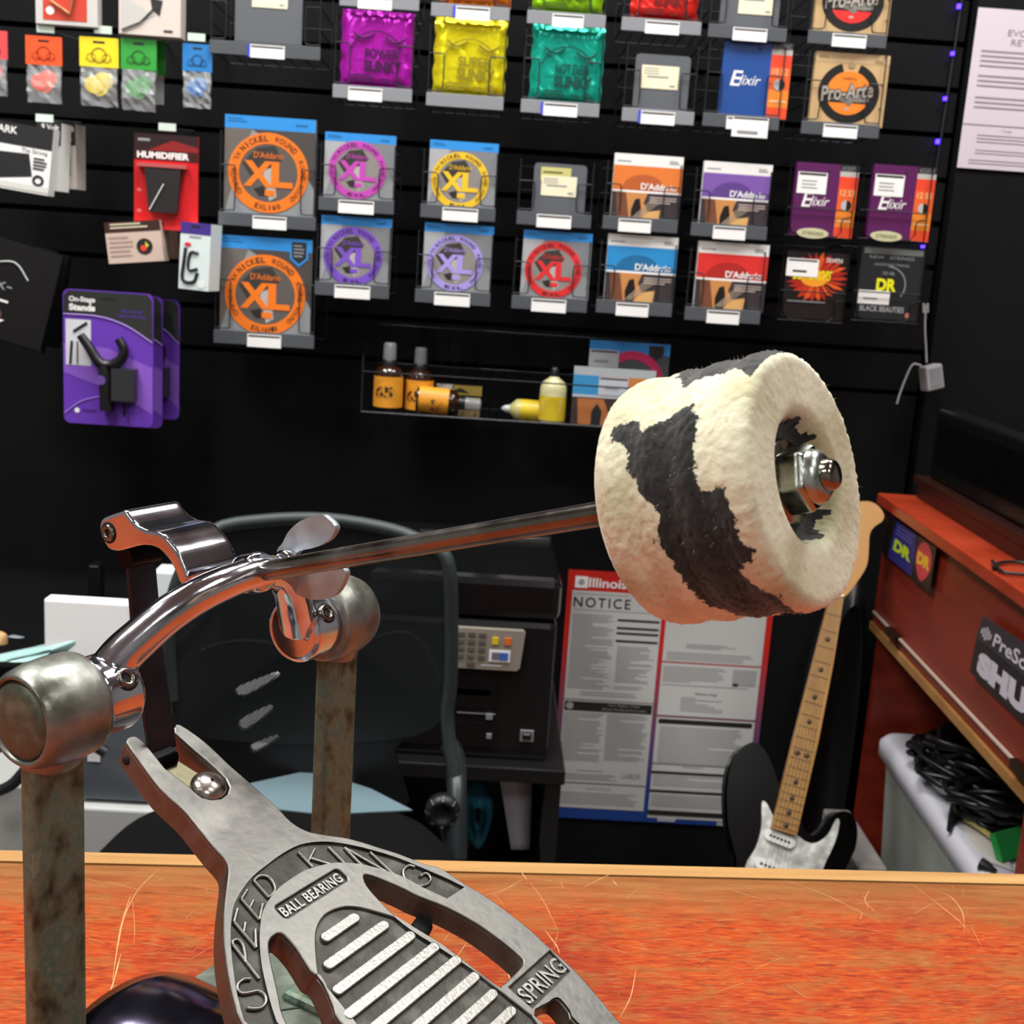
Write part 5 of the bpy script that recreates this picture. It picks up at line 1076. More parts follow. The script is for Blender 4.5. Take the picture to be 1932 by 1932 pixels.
for r_i in range(4):
    for c_i in range(3): s.slab(2+c_i*20, 7+r_i*14, 16+c_i*20, 14+r_i*14, .0004, .002, col('#5c5852', .4))
s.slab(22, 63, 38, 70, .0004, .002, col('#5c5852', .4)); s.slab(68, 14, 80, 27, .0004, .002, col('#d8c02c', .4)); s.slab(91, 14, 104, 27, .0004, .002, col('#e06a2c', .4))
s.slab(64, 38, 104, 60, .0004, .0015, col('#e8e8e8', .4)); s.slab(69, 42, 85, 56, .0016, .002, col('#6a6c74', .4)); s.slab(85, 42, 100, 56, .0016, .0024, col('#3c62b8', .4)); lines(s, 50, 67, 100, 70, 1, WHT, .5)
s.done('control_panel', pr).location = s.loc-pb
mb = MB()
for (x0, y0, x1, y1, m) in ((690, 1272, 935, 1338, col('#060607', .4)), (862, 1304, 935, 1308, WIREL), (862, 1344, 935, 1349, col('#77797c', .3)), (690, 1352, 935, 1410, col('#060607', .4)), (690, 1300, 925, 1302, WIREL)): wbox(mb, x0, y0, x1, y1, YP-.003, .004, m, pb)
mb.build('paper_tray', pr)
mb = MB()
for (x0, y0, x1, y1) in ((917, 1347, 929, 1358), (918, 1385, 927, 1394)): wbox(mb, x0, y0, x1, y1, YP-.006, .003, col('#8a8c90', .4), pb)
mb.build('front_buttons', pr, kind='stuff')
mb = MB(); wbox(mb, 982, 1378, 1006, 1400, YP-.004, .003, col('#8a8c8c', .4), pb); wbox(mb, 986, 1382, 1002, 1396, YP-.006, .003, INK, pb); wbox(mb, 988, 1385, 1000, 1388, YP-.0075, .002, col('#8a8c8c', .4), pb); mb.build('badge', pr)
# stand
sb = Vector((pb.x, YP-.02, 0)); st = empty('printer_stand', sb, label='low black stand with an open shelf under the printer', cat='stand')
mb = MB(); mb.box((X0, .19, zst-.012), (WX+.05, .40, .022), PK); mb.build('top', st, bevel=.002)
for sx_ in (-1, 1):
    mb = MB(); mb.box((X0+sx_*(WX/2+.010), .19, (zst-.024)/2), (.022, .38, zst-.024), PK); mb.build('side_panel', st)
mb = MB(); mb.box((X0, .19, .13), (WX-.004, .36, .016), PK); mb.build('shelf', st)
mb = MB(); mb.box((X0, .375, (zst-.024)/2), (WX, .008, zst-.026), PK); mb.build('back_panel', st)
# curled papers and a blue bag sticking out of the stand's shelf
zsf = .139
P = Vector((wl(965, 1600, YP).x, YP+.05, zsf)); 
mb = MB(); V = []; n = 10
for i in range(n+1):
    t = i/n
    for k in (0, 1):
        p = wl(940+25*t if k == 0 else 1004-4*t*t-0*t, 1455+t*170, YP+.03+.05*t*(1-t)); V.append(Vector((p.x, YP+.04+.03*sin(t*2), max(p.z, zsf+.003))))
base_ = Vector((P.x, P.y, zsf)); mb.add([v_-base_ for v_ in V], [(2*i, 2*i+1, 2*i+3, 2*i+2) for i in range(n)], col('#c4c0ca', .5), True)
o = mb.build('curled_paper', loc=base_, label='curled sheet of white paper hanging in the printer stand', cat='paper'); sd_ = o.modifiers.new('thick', 'SOLIDIFY'); sd_.thickness = .001
def bag(label, pts, Y, m, name='plastic_bag', th=.05, seed=1, cat='plastic bag'):
    P = smooth_line([wl(x, y, Y) for x, y in pts], 3, True); c = Vector((sum(p.x for p in P)/len(P), Y, min(p.z for p in P))); r = random.Random(seed)
    mb = MB(); n = len(P); cc_ = sum(P, Vector())/n; V = []; K = 6
    for j in range(K+1):
        t = j/K; sc = sqrt(max(0, 1-(2*t-1)**2)) if 0 < j < K else .35
        V += [cc_+(p-cc_)*(sc*(1+r.uniform(-.04, .04)))+Vector((0, (t-.5)*th, 0))-c for p in P]
    Fq = [(i*n+k, i*n+(k+1) % n, (i+1)*n+(k+1) % n, (i+1)*n+k) for i in range(K) for k in range(n)]+[tuple(range(n)), tuple(range(K*n, (K+1)*n))]
    mb.add(V, Fq, m, True); return mb.build(name, loc=c, label=label, cat=cat)
bag('crumpled light blue plastic bag in the printer stand', [(876, 1490), (905, 1470), (930, 1500), (925, 1560), (905, 1600), (880, 1570)], YP+.10, col('#3a8aa8', .4), seed=3)
bag('grey paper bundle left of the blue bag in the printer stand', [(830, 1500), (866, 1488), (890, 1520), (886, 1600), (850, 1612), (828, 1570)], YP+.16, col('#8a8c94', .5), 'paper_bundle', seed=4, cat='paper')
# ------------------------------------------------------------------ office chair with mesh back
YC = 1.42
def C_(x, y, Y=YC): return wl(x, y, Y)
cb = C_(600, 1500); cb = Vector((cb.x, YC-.22, 0)); ch = empty('office_chair', cb, label='dark office chair with mesh back and grey frame behind the counter', cat='office chair')
FRM = col('#2c3636', .5); KP = col('#121315', .45)
out = [(322, 1290), (318, 1190), (340, 1085), (400, 1003), (500, 982), (620, 980), (740, 1000), (815, 1032), (846, 1065), (852, 1180), (850, 1290), (844, 1345), (800, 1384), (700, 1400), (560, 1405), (400, 1396), (340, 1370)]
def cy(x, y):   # gentle sideways and lumbar curve of the back
    return YC+.05*((x-590)/270)**2*-1+.02*sin((y-980)/200)
OL = smooth_line([C_(x, y, cy(x, y))-cb for x, y in out], 4, True)
FL = smooth_line([C_(x, y, cy(x, y))-cb for x, y in [(324, 1320)]+out[:12]+[(848, 1400), (858, 1460), (862, 1540)]], 4); mb = MB(); mb.tube(FL, .0085, FRM, n=10); mb.build('back_frame', ch)
mesh = bpy.data.materials.new('chair_mesh'); mesh.use_nodes = True; b_ = mesh.node_tree.nodes['Principled BSDF']; b_.inputs['Base Color'].default_value = lin('#11181a'); b_.inputs['Roughness'].default_value = .7
nt = mesh.node_tree; tc = nt.nodes.new('ShaderNodeTexCoord'); sx_n = nt.nodes.new('ShaderNodeSeparateXYZ'); nt.links.new(tc.outputs['Object'], sx_n.inputs[0])
mm = []
for ax_ in (0, 2):
    a = nt.nodes.new('ShaderNodeMath'); a.operation = 'MULTIPLY'; a.inputs[1].default_value = 1400; nt.links.new(sx_n.outputs[ax_], a.inputs[0]); c = nt.nodes.new('ShaderNodeMath'); c.operation = 'SINE'; nt.links.new(a.outputs[0], c.inputs[0]); mm.append(c)
pr_ = nt.nodes.new('ShaderNodeMath'); pr_.operation = 'MULTIPLY'; nt.links.new(mm[0].outputs[0], pr_.inputs[0]); nt.links.new(mm[1].outputs[0], pr_.inputs[1])
gt = nt.nodes.new('ShaderNodeMath'); gt.operation = 'LESS_THAN'; gt.inputs[1].default_value = .12; nt.links.new(pr_.outputs[0], gt.inputs[0]); nt.links.new(gt.outputs[0], b_.inputs['Alpha'])
mb = MB(); cen = sum(OL, Vector())/len(OL); n = len(OL); V = []; K = 6
for j in range(K+1): V += [cen+(p-cen)*(j/K*.99+.001)+Vector((0, .03*(1-(j/K)**2), 0)) for p in OL]
mb.add(V, [(i*n+k, i*n+(k+1) % n, (i+1)*n+(k+1) % n, (i+1)*n+k) for i in range(K) for k in range(n)], mesh, True); mb.build('mesh_back', ch)
# lumbar shell with slots behind the mesh, spine and arm bracket
shell = [(326, 1290), (380, 1225), (460, 1205), (560, 1215), (680, 1205), (770, 1190), (820, 1250), (832, 1350), (800, 1380), (745, 1410), (750, 1545), (400, 1545), (396, 1470), (385, 1400), (335, 1345)]
def slot(u0, v0, u1, v1, hh): 
    P = smooth_line([(u0, v0, 0), (u0+(u1-u0)*.15, v0-hh, 0), (u1, v1-hh*.6, 0), (u1+4, v1+2, 0), (u1, v1+hh*.5, 0), (u0+(u1-u0)*.2, v0+hh*.9, 0)], 3, True); return [(p.x, p.y) for p in P]
slots = [slot(446, 1300, 524, 1270, 12), slot(452, 1362, 512, 1332, 13), slot(474, 1406, 524, 1386, 9)]
mb = MB(); Z_ = lambda p: C_(p[0], p[1], YC+.035)-cb
sh_o = [(v_.x, v_.y) for v_ in smooth_line([(a, b2, 0) for a, b2 in shell], 3, True)]
v_, f_ = plate2d([(a/1000, b2/1000) for a, b2 in sh_o], [[(a/1000, b2/1000) for a, b2 in sl_] for sl_ in slots], .01)
mb.add([Z_((q_[0]*1000, q_[1]*1000))+Vector((0, q_[2], 0)) for q_ in v_], f_, KP); mb.build('lumbar_shell', ch)
mb = MB(); P = [C_(846, 1405, YC+.015)-cb, C_(858, 1430, YC-.0)-cb, C_(862, 1500, YC-.05)-cb, C_(862, 1620, YC-.08)-cb]; mb.tube(smooth_line(P, 4), .013, col('#1c2426', .4), n=10)
mb.build('arm_support', ch)
kb = C_(836, 1526, YC-.06)-cb; mb = MB(); mb.lathe(kb, (0, -1, 0), [(0, 0), (0, .022), (.01, .022), (.016, .018), (.017, .012), (.013, .010), (.013, 0)], KP, n=24)
for k in range(8): a = 2*pi*k/8; mb.tube([kb+Vector((.016*cos(a), -.017, .016*sin(a))), kb+Vector((.021*cos(a), -.010, .021*sin(a)))], .002, col('#2c2e30', .3), n=6)
mb.build('tilt_knob', ch)
# seat: thick cushion in front of the back
zse = C_(430, 1545, 1.30).z; sc0 = C_(440, 1600, 1.22)
mb = MB(); se = Vector((sc0.x+.045-cb.x, 1.17-cb.y, zse-.05)); V = []; n = 48; prf = [(0, .02), (.7, .045), (.9, .045), (1, .02), (1.0, -.02), (.9, -.045), (0, -.045)]
for r_, z_ in prf:
    for k in range(n):
        a = 2*pi*k/n; c_, s_ = cos(a), sin(a); e_ = .62; V.append(se+Vector((.21*r_*abs(c_)**e_*(1 if c_ > 0 else -1), .22*r_*abs(s_)**e_*(1 if s_ > 0 else -1), z_)))
mb.add(V, [(i*n+k, i*n+(k+1) % n, (i+1)*n+(k+1) % n, (i+1)*n+k) for i in range(len(prf)-1) for k in range(n)], col('#060607', .9, spec=.15), True); mb.build('seat', ch)
mb = MB(); mb.tube([(se.x, se.y, .06), (se.x, se.y, se.z-.04)], .025, KP, n=16); mb.tube([(se.x, se.y+.05, se.z-.05), (se.x+.05, YC+.03-cb.y, se.z-.02), (se.x+.06, YC+.05-cb.y, se.z+.2)], .018, KP, n=10); mb.build('pedestal', ch)
for k in range(5):
    a = 2*pi*k/5+.3; mb = MB(); mb.tube([(se.x, se.y, .10), (se.x+.24*cos(a), se.y+.24*sin(a), .065)], [.022, .013], KP, n=8); lg = mb.build('leg', ch)
    mb = MB(); c_ = Vector((se.x+.25*cos(a), se.y+.25*sin(a), .026)); d_ = Vector((-sin(a), cos(a), 0)); mb.lathe(c_-d_*.02, d_, [(0, 0), (0, .026), (.04, .026), (.04, 0)], KP, n=16); o = mb.build('caster', lg)
zs2 = cb.z+se.z+.045+.002; V = [zl(x, y, zs2) for x, y in ((452, 1482), (590, 1452), (700, 1488), (778, 1528), (610, 1536), (500, 1524))]; b0 = Vector((V[0].x, V[0].y, zs2-.002)); V = [v_-b0 for v_ in V]; n = 6
mb = MB(); mb.add(V+[v_-Vector((0, 0, .0015)) for v_ in V], [tuple(range(n)), tuple(range(2*n-1, n-1, -1))]+[(i, (i+1) % n, n+(i+1) % n, n+i) for i in range(n)], col('#6b8189', .4)); mb.build('plastic_sheet', loc=b0, label='pale blue plastic sheet lying on the office chair seat', cat='plastic sheet')
# ------------------------------------------------------------------ left work desk with papers behind the pedal
YD = 1.52
zd = wl(100, 1262, YD).z; dk = empty('work_desk', (wl(60, 1400, YD).x, YD, 0), label='grey work desk at the left behind the counter', cat='desk')
xr_ = wl(292, 1300, YD).x-dk.location.x; GD = col('#4c5257', .5)
mb = MB(); mb.box((xr_-.5, .24, zd-.012), (1.0, .48, .024), col('#060607', .9, spec=.1)); mb.build('desktop', dk, bevel=.002)
mb = MB(); mb.box((xr_-.5, .44, zd/2-.012), (.98, .012, zd-.024), col('#26282b', .6)); mb.build('back_panel', dk)
for xx in (xr_-.02, xr_-.98): mb = MB(); mb.box((xx, .26, (zd-.024)/2), (.02, .36, zd-.024), col('#2a2c30', .5)); mb.build('side_panel', dk)
def stbox(name, label, cat, x0, y0, x1, y1, Y, dep, m, zb=None, rz=0, bev=.003, th=None):
    a = wl(x0, y0, Y); b = wl(x1, y1, Y); z0 = zb if zb is not None else b.z
    mb = MB(); mb.box((0, dep/2, (a.z-z0)/2), (b.x-a.x, dep, a.z-z0), m); return mb.build(name, loc=Vector(((a.x+b.x)/2, Y, z0)), bevel=bev, label=label, cat=cat)
stbox('paper_ream', 'white box of paper standing on the grey desk behind the left post', 'paper box', 82, 1130, 243, 1265, YD+.02, .025, col('#ffffff', .6), zd)
mb = MB(); P0_ = wl(60, 1245, YD-.02); ga = [(0, 1258), (0, 1242), (85, 1222), (160, 1200), (170, 1214)]
stbox('black_bottle', 'small black bottle right of the white bottle on the desk', 'bottle', 165, 1066, 188, 1265, YD+.30, .03, col('#0c0d10', .3), zd)
stbox('white_cup', 'white paper cup seen through the rocker gap', 'cup', 288, 1078, 334, 1265, YD+.30, .05, col('#e2ecec', .4), zd)
bag('teal glass shelf edge' if False else 'pale teal folder lying on the desk at the left photo edge', [(-60, 1258), (-40, 1244), (60, 1222), (160, 1196), (172, 1204), (120, 1248), (60, 1258)], YD+.03, col('#a6cfca', .35), 'plastic_folder', .03, 5, 'folder')
bag('tan envelope corner at the left photo edge', [(-20, 1262), (-20, 1198), (4, 1192), (14, 1204), (10, 1250)], YD+.09, col('#c09a64', .6), 'envelope', .02, 6, 'envelope')
bag('grey plastic sleeve behind the teal folder', [(8, 1262), (6, 1206), (36, 1200), (58, 1214), (70, 1262)], YD+.12, col('#7a848c', .4), 'plastic_sleeve', .02, 7, 'folder')
# computer tower and drawer unit in front of the desk side
stbox('computer_tower', 'blue grey computer case below the desk, left of the chair', 'computer', 150, 1330, 284, 1500, YD-.125, .10, noisy('case_grey', [(.3, '#535a62'), (.7, '#656d75')], 8, rough=(.35, .5)), wl(200, 1522, YD-.14).z+.001)
s = Sheet(165, 1392, 24, 44, YD-.1265); s.slab(0, 0, 24, 44, 0, .0008, WHT); s.done('note_card', label='small white note card taped to the computer case', cat='note card')
stbox('white_cabinet', 'white plastic drawer unit below the computer case', 'drawer unit', 120, 1522, 290, 1640, YD-.14, .13, col('#b4b6b4', .5), 0)
stbox('plastic_tub', 'translucent grey tub at the left photo edge', 'storage tub', -60, 1478, 46, 1640, YD-.14, .13, col('#a6a8a6', .45), 0)
mb = MB(); P = [wl(-30, 1500, YD-.17), wl(20, 1482, YD-.17), wl(60, 1440, YD-.17), wl(110, 1400, YD-.17), wl(150, 1392, YD-.17), wl(200, 1420, YD-.17)]; b0 = P[0].copy(); mb.tube(smooth_line([p-b0 for p in P], 5), .007, col('#1a1a20', .4), n=8); mb.build('power_cable', loc=b0, label='thick dark cable looping in front of the computer case', cat='cable')
stbox('white_cabinet', 'white cabinet showing through the slots of the office chair', 'cabinet', 410, 1262, 560, 1640, YC+.12, .05, col('#e0e4e4', .5), 0)
# ------------------------------------------------------------------ guitar
gb0 = wl(1500, 1600, 1.62); gt0 = wl(1583, 1120, 1.80)
ax_v = (gt0-gb0); GL = ax_v.length; vv = ax_v.normalized(); uu = (Vector((1, 0, 0))-vv*vv.x).normalized(); ww = uu.cross(vv)   # u right, v along neck, w away from/to viewer
if ww.y > 0: ww = -ww
org = gb0
gt_e = empty('electric_guitar', org, label='black electric guitar with maple neck and pearl pickguard leaning by the red desk', cat='electric guitar')
nrm = ww
def gp(x, y, l=0.):   # photo pixel -> guitar plane
    p = onp(x, y, org, nrm)-org; return Vector((p.dot(uu), p.dot(vv)))
def g3(a, l=0.): return uu*a[0]+vv*a[1]+nrm*l
def gprism(poly, l0, l1, m, name, parent, bevel=0, sm=3, **k):
    P = [(v_.x, v_.y) for v_ in smooth_line([(gp(*p).x, gp(*p).y, 0) for p in poly], sm, True)] if sm else [tuple(gp(*p)) for p in poly]
    mb = MB(); mb.prism(P, lambda p, kk: g3(p, l1 if kk == 0 else l0), m); return mb.build(name, parent, bevel=bevel, **k)
GBK = col('#060607', .12, coat=1.)
GBK = col('#030303', .25, spec=.18)
body = [(1398, 1640), (1382, 1560), (1380, 1480), (1393, 1430), (1420, 1408), (1437, 1420), (1452, 1450), (1462, 1480), (1490, 1500), (1504, 1545), (1512, 1570), (1535, 1584), (1560, 1570), (1580, 1542), (1600, 1540), (1610, 1562), (1606, 1600), (1585, 1650), (1600, 1720), (1575, 1790), (1470, 1815), (1380, 1790), (1360, 1720)]
gprism(body, -.040, 0, GBK, 'body', gt_e, bevel=.006)
pearl = noisy('pearl_plastic', [(.3, '#8e908c'), (.5, '#b2b4b0'), (.72, '#e0e2de')], 60, rough=(.15, .3), bump=.05)
gprism([(1437, 1514), (1446, 1516), (1453, 1530), (1470, 1560), (1500, 1574), (1520, 1588), (1540, 1590), (1562, 1574), (1577, 1546), (1583, 1552), (1574, 1590), (1548, 1650), (1540, 1720), (1400, 1730), (1404, 1640), (1425, 1600), (1436, 1560)], .0, .0025, pearl, 'pickguard', gt_e)
MPL = noisy('maple_wood', [(.3, '#8e6632'), (.7, '#a2783e')], 12, rough=(.3, .45), stretch=(4, 1, 1))
nk = [(1562, 1130), (1588, 1127), (1568, 1255), (1540, 1400), (1499, 1577), (1452, 1563), (1492, 1400), (1523, 1280)]
P = [tuple(gp(*p)) for p in nk]; mb = MB(); mb.prism(P, lambda p, kk: g3(p, .012 if kk == 0 else .002), MPL)
nA, nB = gp(1575, 1129), gp(1476, 1570)
def npt(t, off): # along the fretboard
    c_ = nA+(nB-nA)*t; d_ = (nB-nA).normalized(); pr2 = Vector((-d_.y, d_.x)); hw = .5*((gp(1588, 1127)-gp(1562, 1130)).length*(1-t)+(gp(1499, 1577)-gp(1452, 1563)).length*t); return c_+pr2*hw*off
neck = mb.build('neck', gt_e, label='maple guitar neck with dark dots')
mb = MB()
for k in range(1, 22):
    t = (1-2**(-k/12))/(1-2**(-21.6/12)); mb.tube([g3(npt(t, -.98), .0125), g3(npt(t, .98), .0125)], .0007, col('#8a7048', .4, .5), n=5)
mb.build('frets', neck)
for k in (3, 5, 7, 9, 12, 15, 17, 19, 21):
    t = (1-2**(-(k-.5)/12))/(1-2**(-21.6/12))
    for off in ((0,) if k != 12 else (-.45, .45)): mb = MB(); mb.lathe(g3(npt(t, off), .012), nrm, [(0, .0042), (.0006, .0042), (.0006, 0)], col('#3a2610', .5), n=12); mb.build('inlay_dot', neck)
gprism([(1560, 1132), (1588, 1128), (1612, 1100), (1630, 1070), (1634, 1040), (1636, 1010), (1646, 995), (1660, 985), (1662, 972), (1648, 955), (1625, 950), (1600, 960), (1580, 1000), (1568, 1060)], -.004, .010, col('#a87a42', .4), 'headstock', gt_e, bevel=.001)
mb = MB(); mb.tube([g3(gp(1563, 1130), .0125), g3(gp(1587, 1127), .0125)], .002, col('#e6d8b0', .4), n=6); mb.build('nut', gt_e)
def pick(x0, y0, x1, y1, nm='pickup'):
    a, b = gp(x0, y0), gp(x1, y1); mb = MB(); P = pill((a.x, a.y), (b.x, b.y), .008); mb.prism(P, lambda p, kk: g3(p, .007 if kk == 0 else .002), col('#d8d8d4', .4)); o = mb.build(nm, gt_e)
    mb = MB()
    for k in range(6): c_ = a.lerp(b, (k+.3)/5.6); mb.lathe(g3(c_, .007), nrm, [(0, .0022), (.0006, .0022), (.0006, 0)], INK, n=8)
    mb.build('pole_pieces', o)
pick(1450, 1575, 1488, 1590); pick(1432, 1628, 1475, 1645)
mb = MB()
for k in range(6):
    a = npt(0, -.75+.3*k); b = npt(1.25, -.8+.32*k); mb.tube([g3(a, .015), g3(b, .012)], .0003, col('#8a8478', .3, .9), n=4)
mb.build('strings', gt_e)
def guitar_touch(): pass
# gig bag behind the guitar
bp_ = [wl(x-4, y, 1.97) for x, y in [(1590, 1110), (1625, 1090), (1632, 1200), (1612, 1400), (1590, 1560), (1580, 1800), (1440, 1800), (1470, 1600), (1510, 1400), (1545, 1230)]]
P = smooth_line(bp_, 3, True); c_ = Vector((sum(p.x for p in P)/len(P), 1.97, min(p.z for p in P)))
mb = MB(); n = len(P); cn = sum(P, Vector())/n
V = [cn+(p-cn)*s_+Vector((0, d_, 0))-c_ for s_, d_ in ((.86, -.03), (.97, -.022), (1, -.005), (1, .03), (.9, .05)) for p in P]
mb.add(V, [(i*n+k, i*n+(k+1) % n, (i+1)*n+(k+1) % n, (i+1)*n+k) for i in range(4) for k in range(n)]+[tuple(range(n)), tuple(range(4*n, 5*n))], col('#0e0f11', .5, bump=.3, bs=60), True); mb.build('gig_bag', loc=c_, label='black padded gig bag leaning on the wall behind the electric guitar', cat='gig bag')
# ------------------------------------------------------------------ red desk on the right with stickers
dv = ray(1036, 506); dv.z = 0; dv.normalize(); dn_ = Vector((dv.y, -dv.x, 0))     # dv runs towards the wall; dn_ points right
far = wl(1665, 948, 1.93)
# measure the corner of the facing panel, then lay everything out on that upright plane
def dp(x, y): return onp(x, y, far, dn_)
def dl(p): v_ = Vector(p)-far; return Vector((v_.dot(dn_), v_.dot(dv), v_.z))     # desk coordinates: right, towards wall, up
RD = noisy('red_stained_wood', [(.3, '#6a1e10'), (.7, '#8a2a16')], 10, rough=(.35, .5), stretch=(1, .3, 3)); RDT = noisy('red_desk_top', [(.3, '#8c2c16'), (.7, '#a0381e')], 10, rough=(.25, .4))
zt_ = wl(1665, 930, 1.93).z
Yn = -1.15
dsk = empty('red_desk', Vector((far.x, far.y, 0)), atan2(-dn_.x*0+dn_.y, dn_.x), label='red stained desk with stickers on its front flap at the right', cat='desk')
D3 = lambda r, f, z: Vector((r, f, z))
zp1 = dp(1636, 1146).z; zt2_ = dp(1632, 1166).z
mb = MB(); mb.box((.30, Yn/2, zt_-.009), (.62, -Yn, .018), RDT); mb.build('desktop', dsk, bevel=.002)
mb = MB(); mb.box((.018, Yn/2, (zt_-.018+zp1)/2), (.018, -Yn-.004, zt_-.018-zp1), RD); mb.build('front_flap', dsk, bevel=.001)
HG = col('#c9b2a4', .35, .3)
mb = MB(); mb.tube([(.006, -.012, zp1-.001), (.006, Yn, zp1-.001)], .0028, HG, n=8); mb.build('hinge_rod', dsk, label='pale hinge rod below the flap')
mb = MB(); mb.box((.020, Yn/2, (zp1-.004+zt2_)/2), (.02, -Yn, abs(zp1-.004-zt2_)), RD); mb.build('rail', dsk)
tz = dp(1631, 1166).z-dp(1636, 1192).z
mb = MB(); mb.box((.16, Yn/2, zt2_-.007), (.31, -Yn, .013), noisy('raw_wood_edge', [(.3, '#8e6232'), (.7, '#a67842')], 20)); mb.build('lower_board', dsk, label='light raw wood board edge')
for yy in (-.14, -.66):
    mb = MB(); mb.box((.003, yy, zp1-.001), (.010, .05, .012), col('#3a2e1c', .4, .8)); mb.tube([(.002, yy-.022, zp1), (.002, yy+.022, zp1)], .0045, col('#3a2e1c', .4, .8), n=8); mb.build('hinge', dsk)
mb = MB(); mb.box((.31, -.011, (zt2_-.016)/2), (.58, .02, zt2_-.016), RD); mb.build('end_panel', dsk)
mb = MB(); mb.box((.012, Yn/2-.0, .02), (.02, -Yn, .04), RD); mb.build('toe_rail', dsk)
cp_ = dl(dp(1926, 1600)); mb = MB(); mb.box((.012, cp_.y-.02, (zt2_-.016)/2), (.02, .06, zt2_-.016), RD); mb.build('upright', dsk)
mb = MB(); mb.box((.60, Yn/2, (zt2_-.016)/2), (.016, -Yn-.04, zt2_-.016), noisy('olive_board', [(.3, '#4c3f22'), (.7, '#5c4c2a')], 8)); mb.build('back_panel', dsk)
lk = dl(dp(1797, 1089)); mb = MB(); mb.lathe((.009, lk.y, lk.z), (-1, 0, 0), [(0, .009), (.003, .009), (.0035, .007), (.0035, 0)], col('#a09a90', .25, 1.), n=20); mb.build('lock', dsk)
# stickers on the flap: laid out from their photo corners
def sticker(label, cor, m, draw, l=.0006):
    P = [dl(dp(*c)) for c in cor]   # tl, tr, br, bl
    base = P[3].copy(); base.x = .009
    def f3(u, v, l_=0.): a = P[0].lerp(P[1], u); b = P[3].lerp(P[2], u); p = a.lerp(b, v); return Vector((-l_, p.y-base.y, p.z-base.z))
    mb = MB(); mb.hexa([f3(0, 0, l), f3(1, 0, l), f3(1, 1, l), f3(0, 1, l)], [f3(0, 0), f3(1, 0), f3(1, 1), f3(0, 1)], m)
    draw(mb, f3); o = mb.build('sticker', label=label, cat='sticker', group='stickers on the red desk flap')
    o.location = Vector((far.x, far.y, 0))+dn_*(base.x-.0095+0)+dv*base.y; o.location.z = far.z+base.z; o.rotation_euler = dsk.rotation_euler; return o
def frect(mb, f3, u0, v0, u1, v1, m, l=.0009): mb.add([f3(u0, v0, l), f3(u0, v1, l), f3(u1, v1, l), f3(u1, v0, l)], [(0, 1, 2, 3)], m)
def ftext(mb, f3, t, u0, v0, u1, v1, m, l=.0012, off=.03): mb.text(t, lambda q_: f3(q_[0], q_[1], l), (u0, v1, u1, v0), m, off=off)
BV = col('#2c2a72', .4); YL = col('#b8cc2c', .45)
def s1_(mb, f3): frect(mb, f3, .0, .0, .30, 1, col('#1c1612', .4)); ftext(mb, f3, 'DR', .40, .42, .92, .72, YL, off=.06); [frect(mb, f3, .36, .08+k*.09, .9, .12+k*.09, col('#5a58a8', .4)) for k in range(3)]
sticker('black and violet sticker with yellow DR letters on the red flap', [(1678, 972), (1731, 1010), (1721, 1088), (1658, 1036)], BV, s1_)
def s2_(mb, f3):
    R = col('#c8384c', .4); P = [(.5+.40*cos(a)*(1 if sin(a) < 0 else (1-.35*sin(a)**2)), .42+(.38 if sin(a) < 0 else .48)*sin(a)) for a in [2*pi*k/32 for k in range(32)]]
    mb.add([f3(u, v, .0009) for u, v in P], [tuple(range(32))], R); ftext(mb, f3, 'DR', .18, .30, .84, .58, col('#e8b828', .4), off=.06)
sticker('red pick shaped DR sticker on black backing, right of the violet one', [(1733, 1010), (1768, 1033), (1755, 1119), (1719, 1090)], col('#120c10', .4), s2_)
SG = col('#2c2a30', .45); WL = col('#c4bec8', .45)
def s3_(mb, f3):
    for k in range(5): frect(mb, f3, .03+.022*k, .30+.08*abs(k-2), .042+.022*k, .85-.08*abs(k-2), WL)
    ftext(mb, f3, 'PreSonus', .16, .30, .66, .82, WL, off=.02)
sticker('dark grey upper sticker with white PreSonus lettering on the red flap', [(1856, 1161), (2080, 1312), (2066, 1385), (1843, 1203)], SG, s3_)
def s4_(mb, f3): ftext(mb, f3, 'SHURE', .06, .20, .80, .84, WL, off=.09)
sticker('dark lower sticker with bold white SHURE lettering on the red flap', [(1843, 1204), (2066, 1387), (2058, 1484), (1831, 1268)], col('#17151a', .45), s4_, l=.0005)
# monitor on the desk top
Rz = Matrix.Rotation(dsk.rotation_euler.z, 3, 'Z')
mb0 = zl(1722, 934, zt_)
mo = empty('computer_monitor', mb0, dsk.rotation_euler.z, label='black computer monitor standing on the red desk at the right edge', cat='monitor')
zhi = onp(1746, 768, mb0, dn_).z-zt_; zlo = .034
mb = MB(); mb.box((.035, -.30, (zlo+zhi)/2), (.035, .58, zhi-zlo), col('#0c0c0e', .3)); mb.build('housing', mo, bevel=.006)
mb = MB(); mb.box((.0168, -.30, (zlo+zhi)/2+.004), (.002, .53, zhi-zlo-.045), col('#070708', .12)); mb.build('screen', mo)
rs = empty('monitor_riser', mb0, dsk.rotation_euler.z, label='low dark brown wooden riser under the computer monitor', cat='riser')
mb = MB(); mb.box((.12, -.30, .026), (.24, .62, .014), col('#2c120c', .4)); mb.build('shelf', rs, bevel=.002)
for yy in (-.01, -.59): mb = MB(); mb.box((.12, yy, .0095), (.23, .02, .019), col('#2c120c', .4)); mb.build('foot', rs)
mb = MB(); mb.box((.006, -.30, .0095), (.012, .56, .019), col('#2c120c', .4)); mb.build('front_rail', rs)
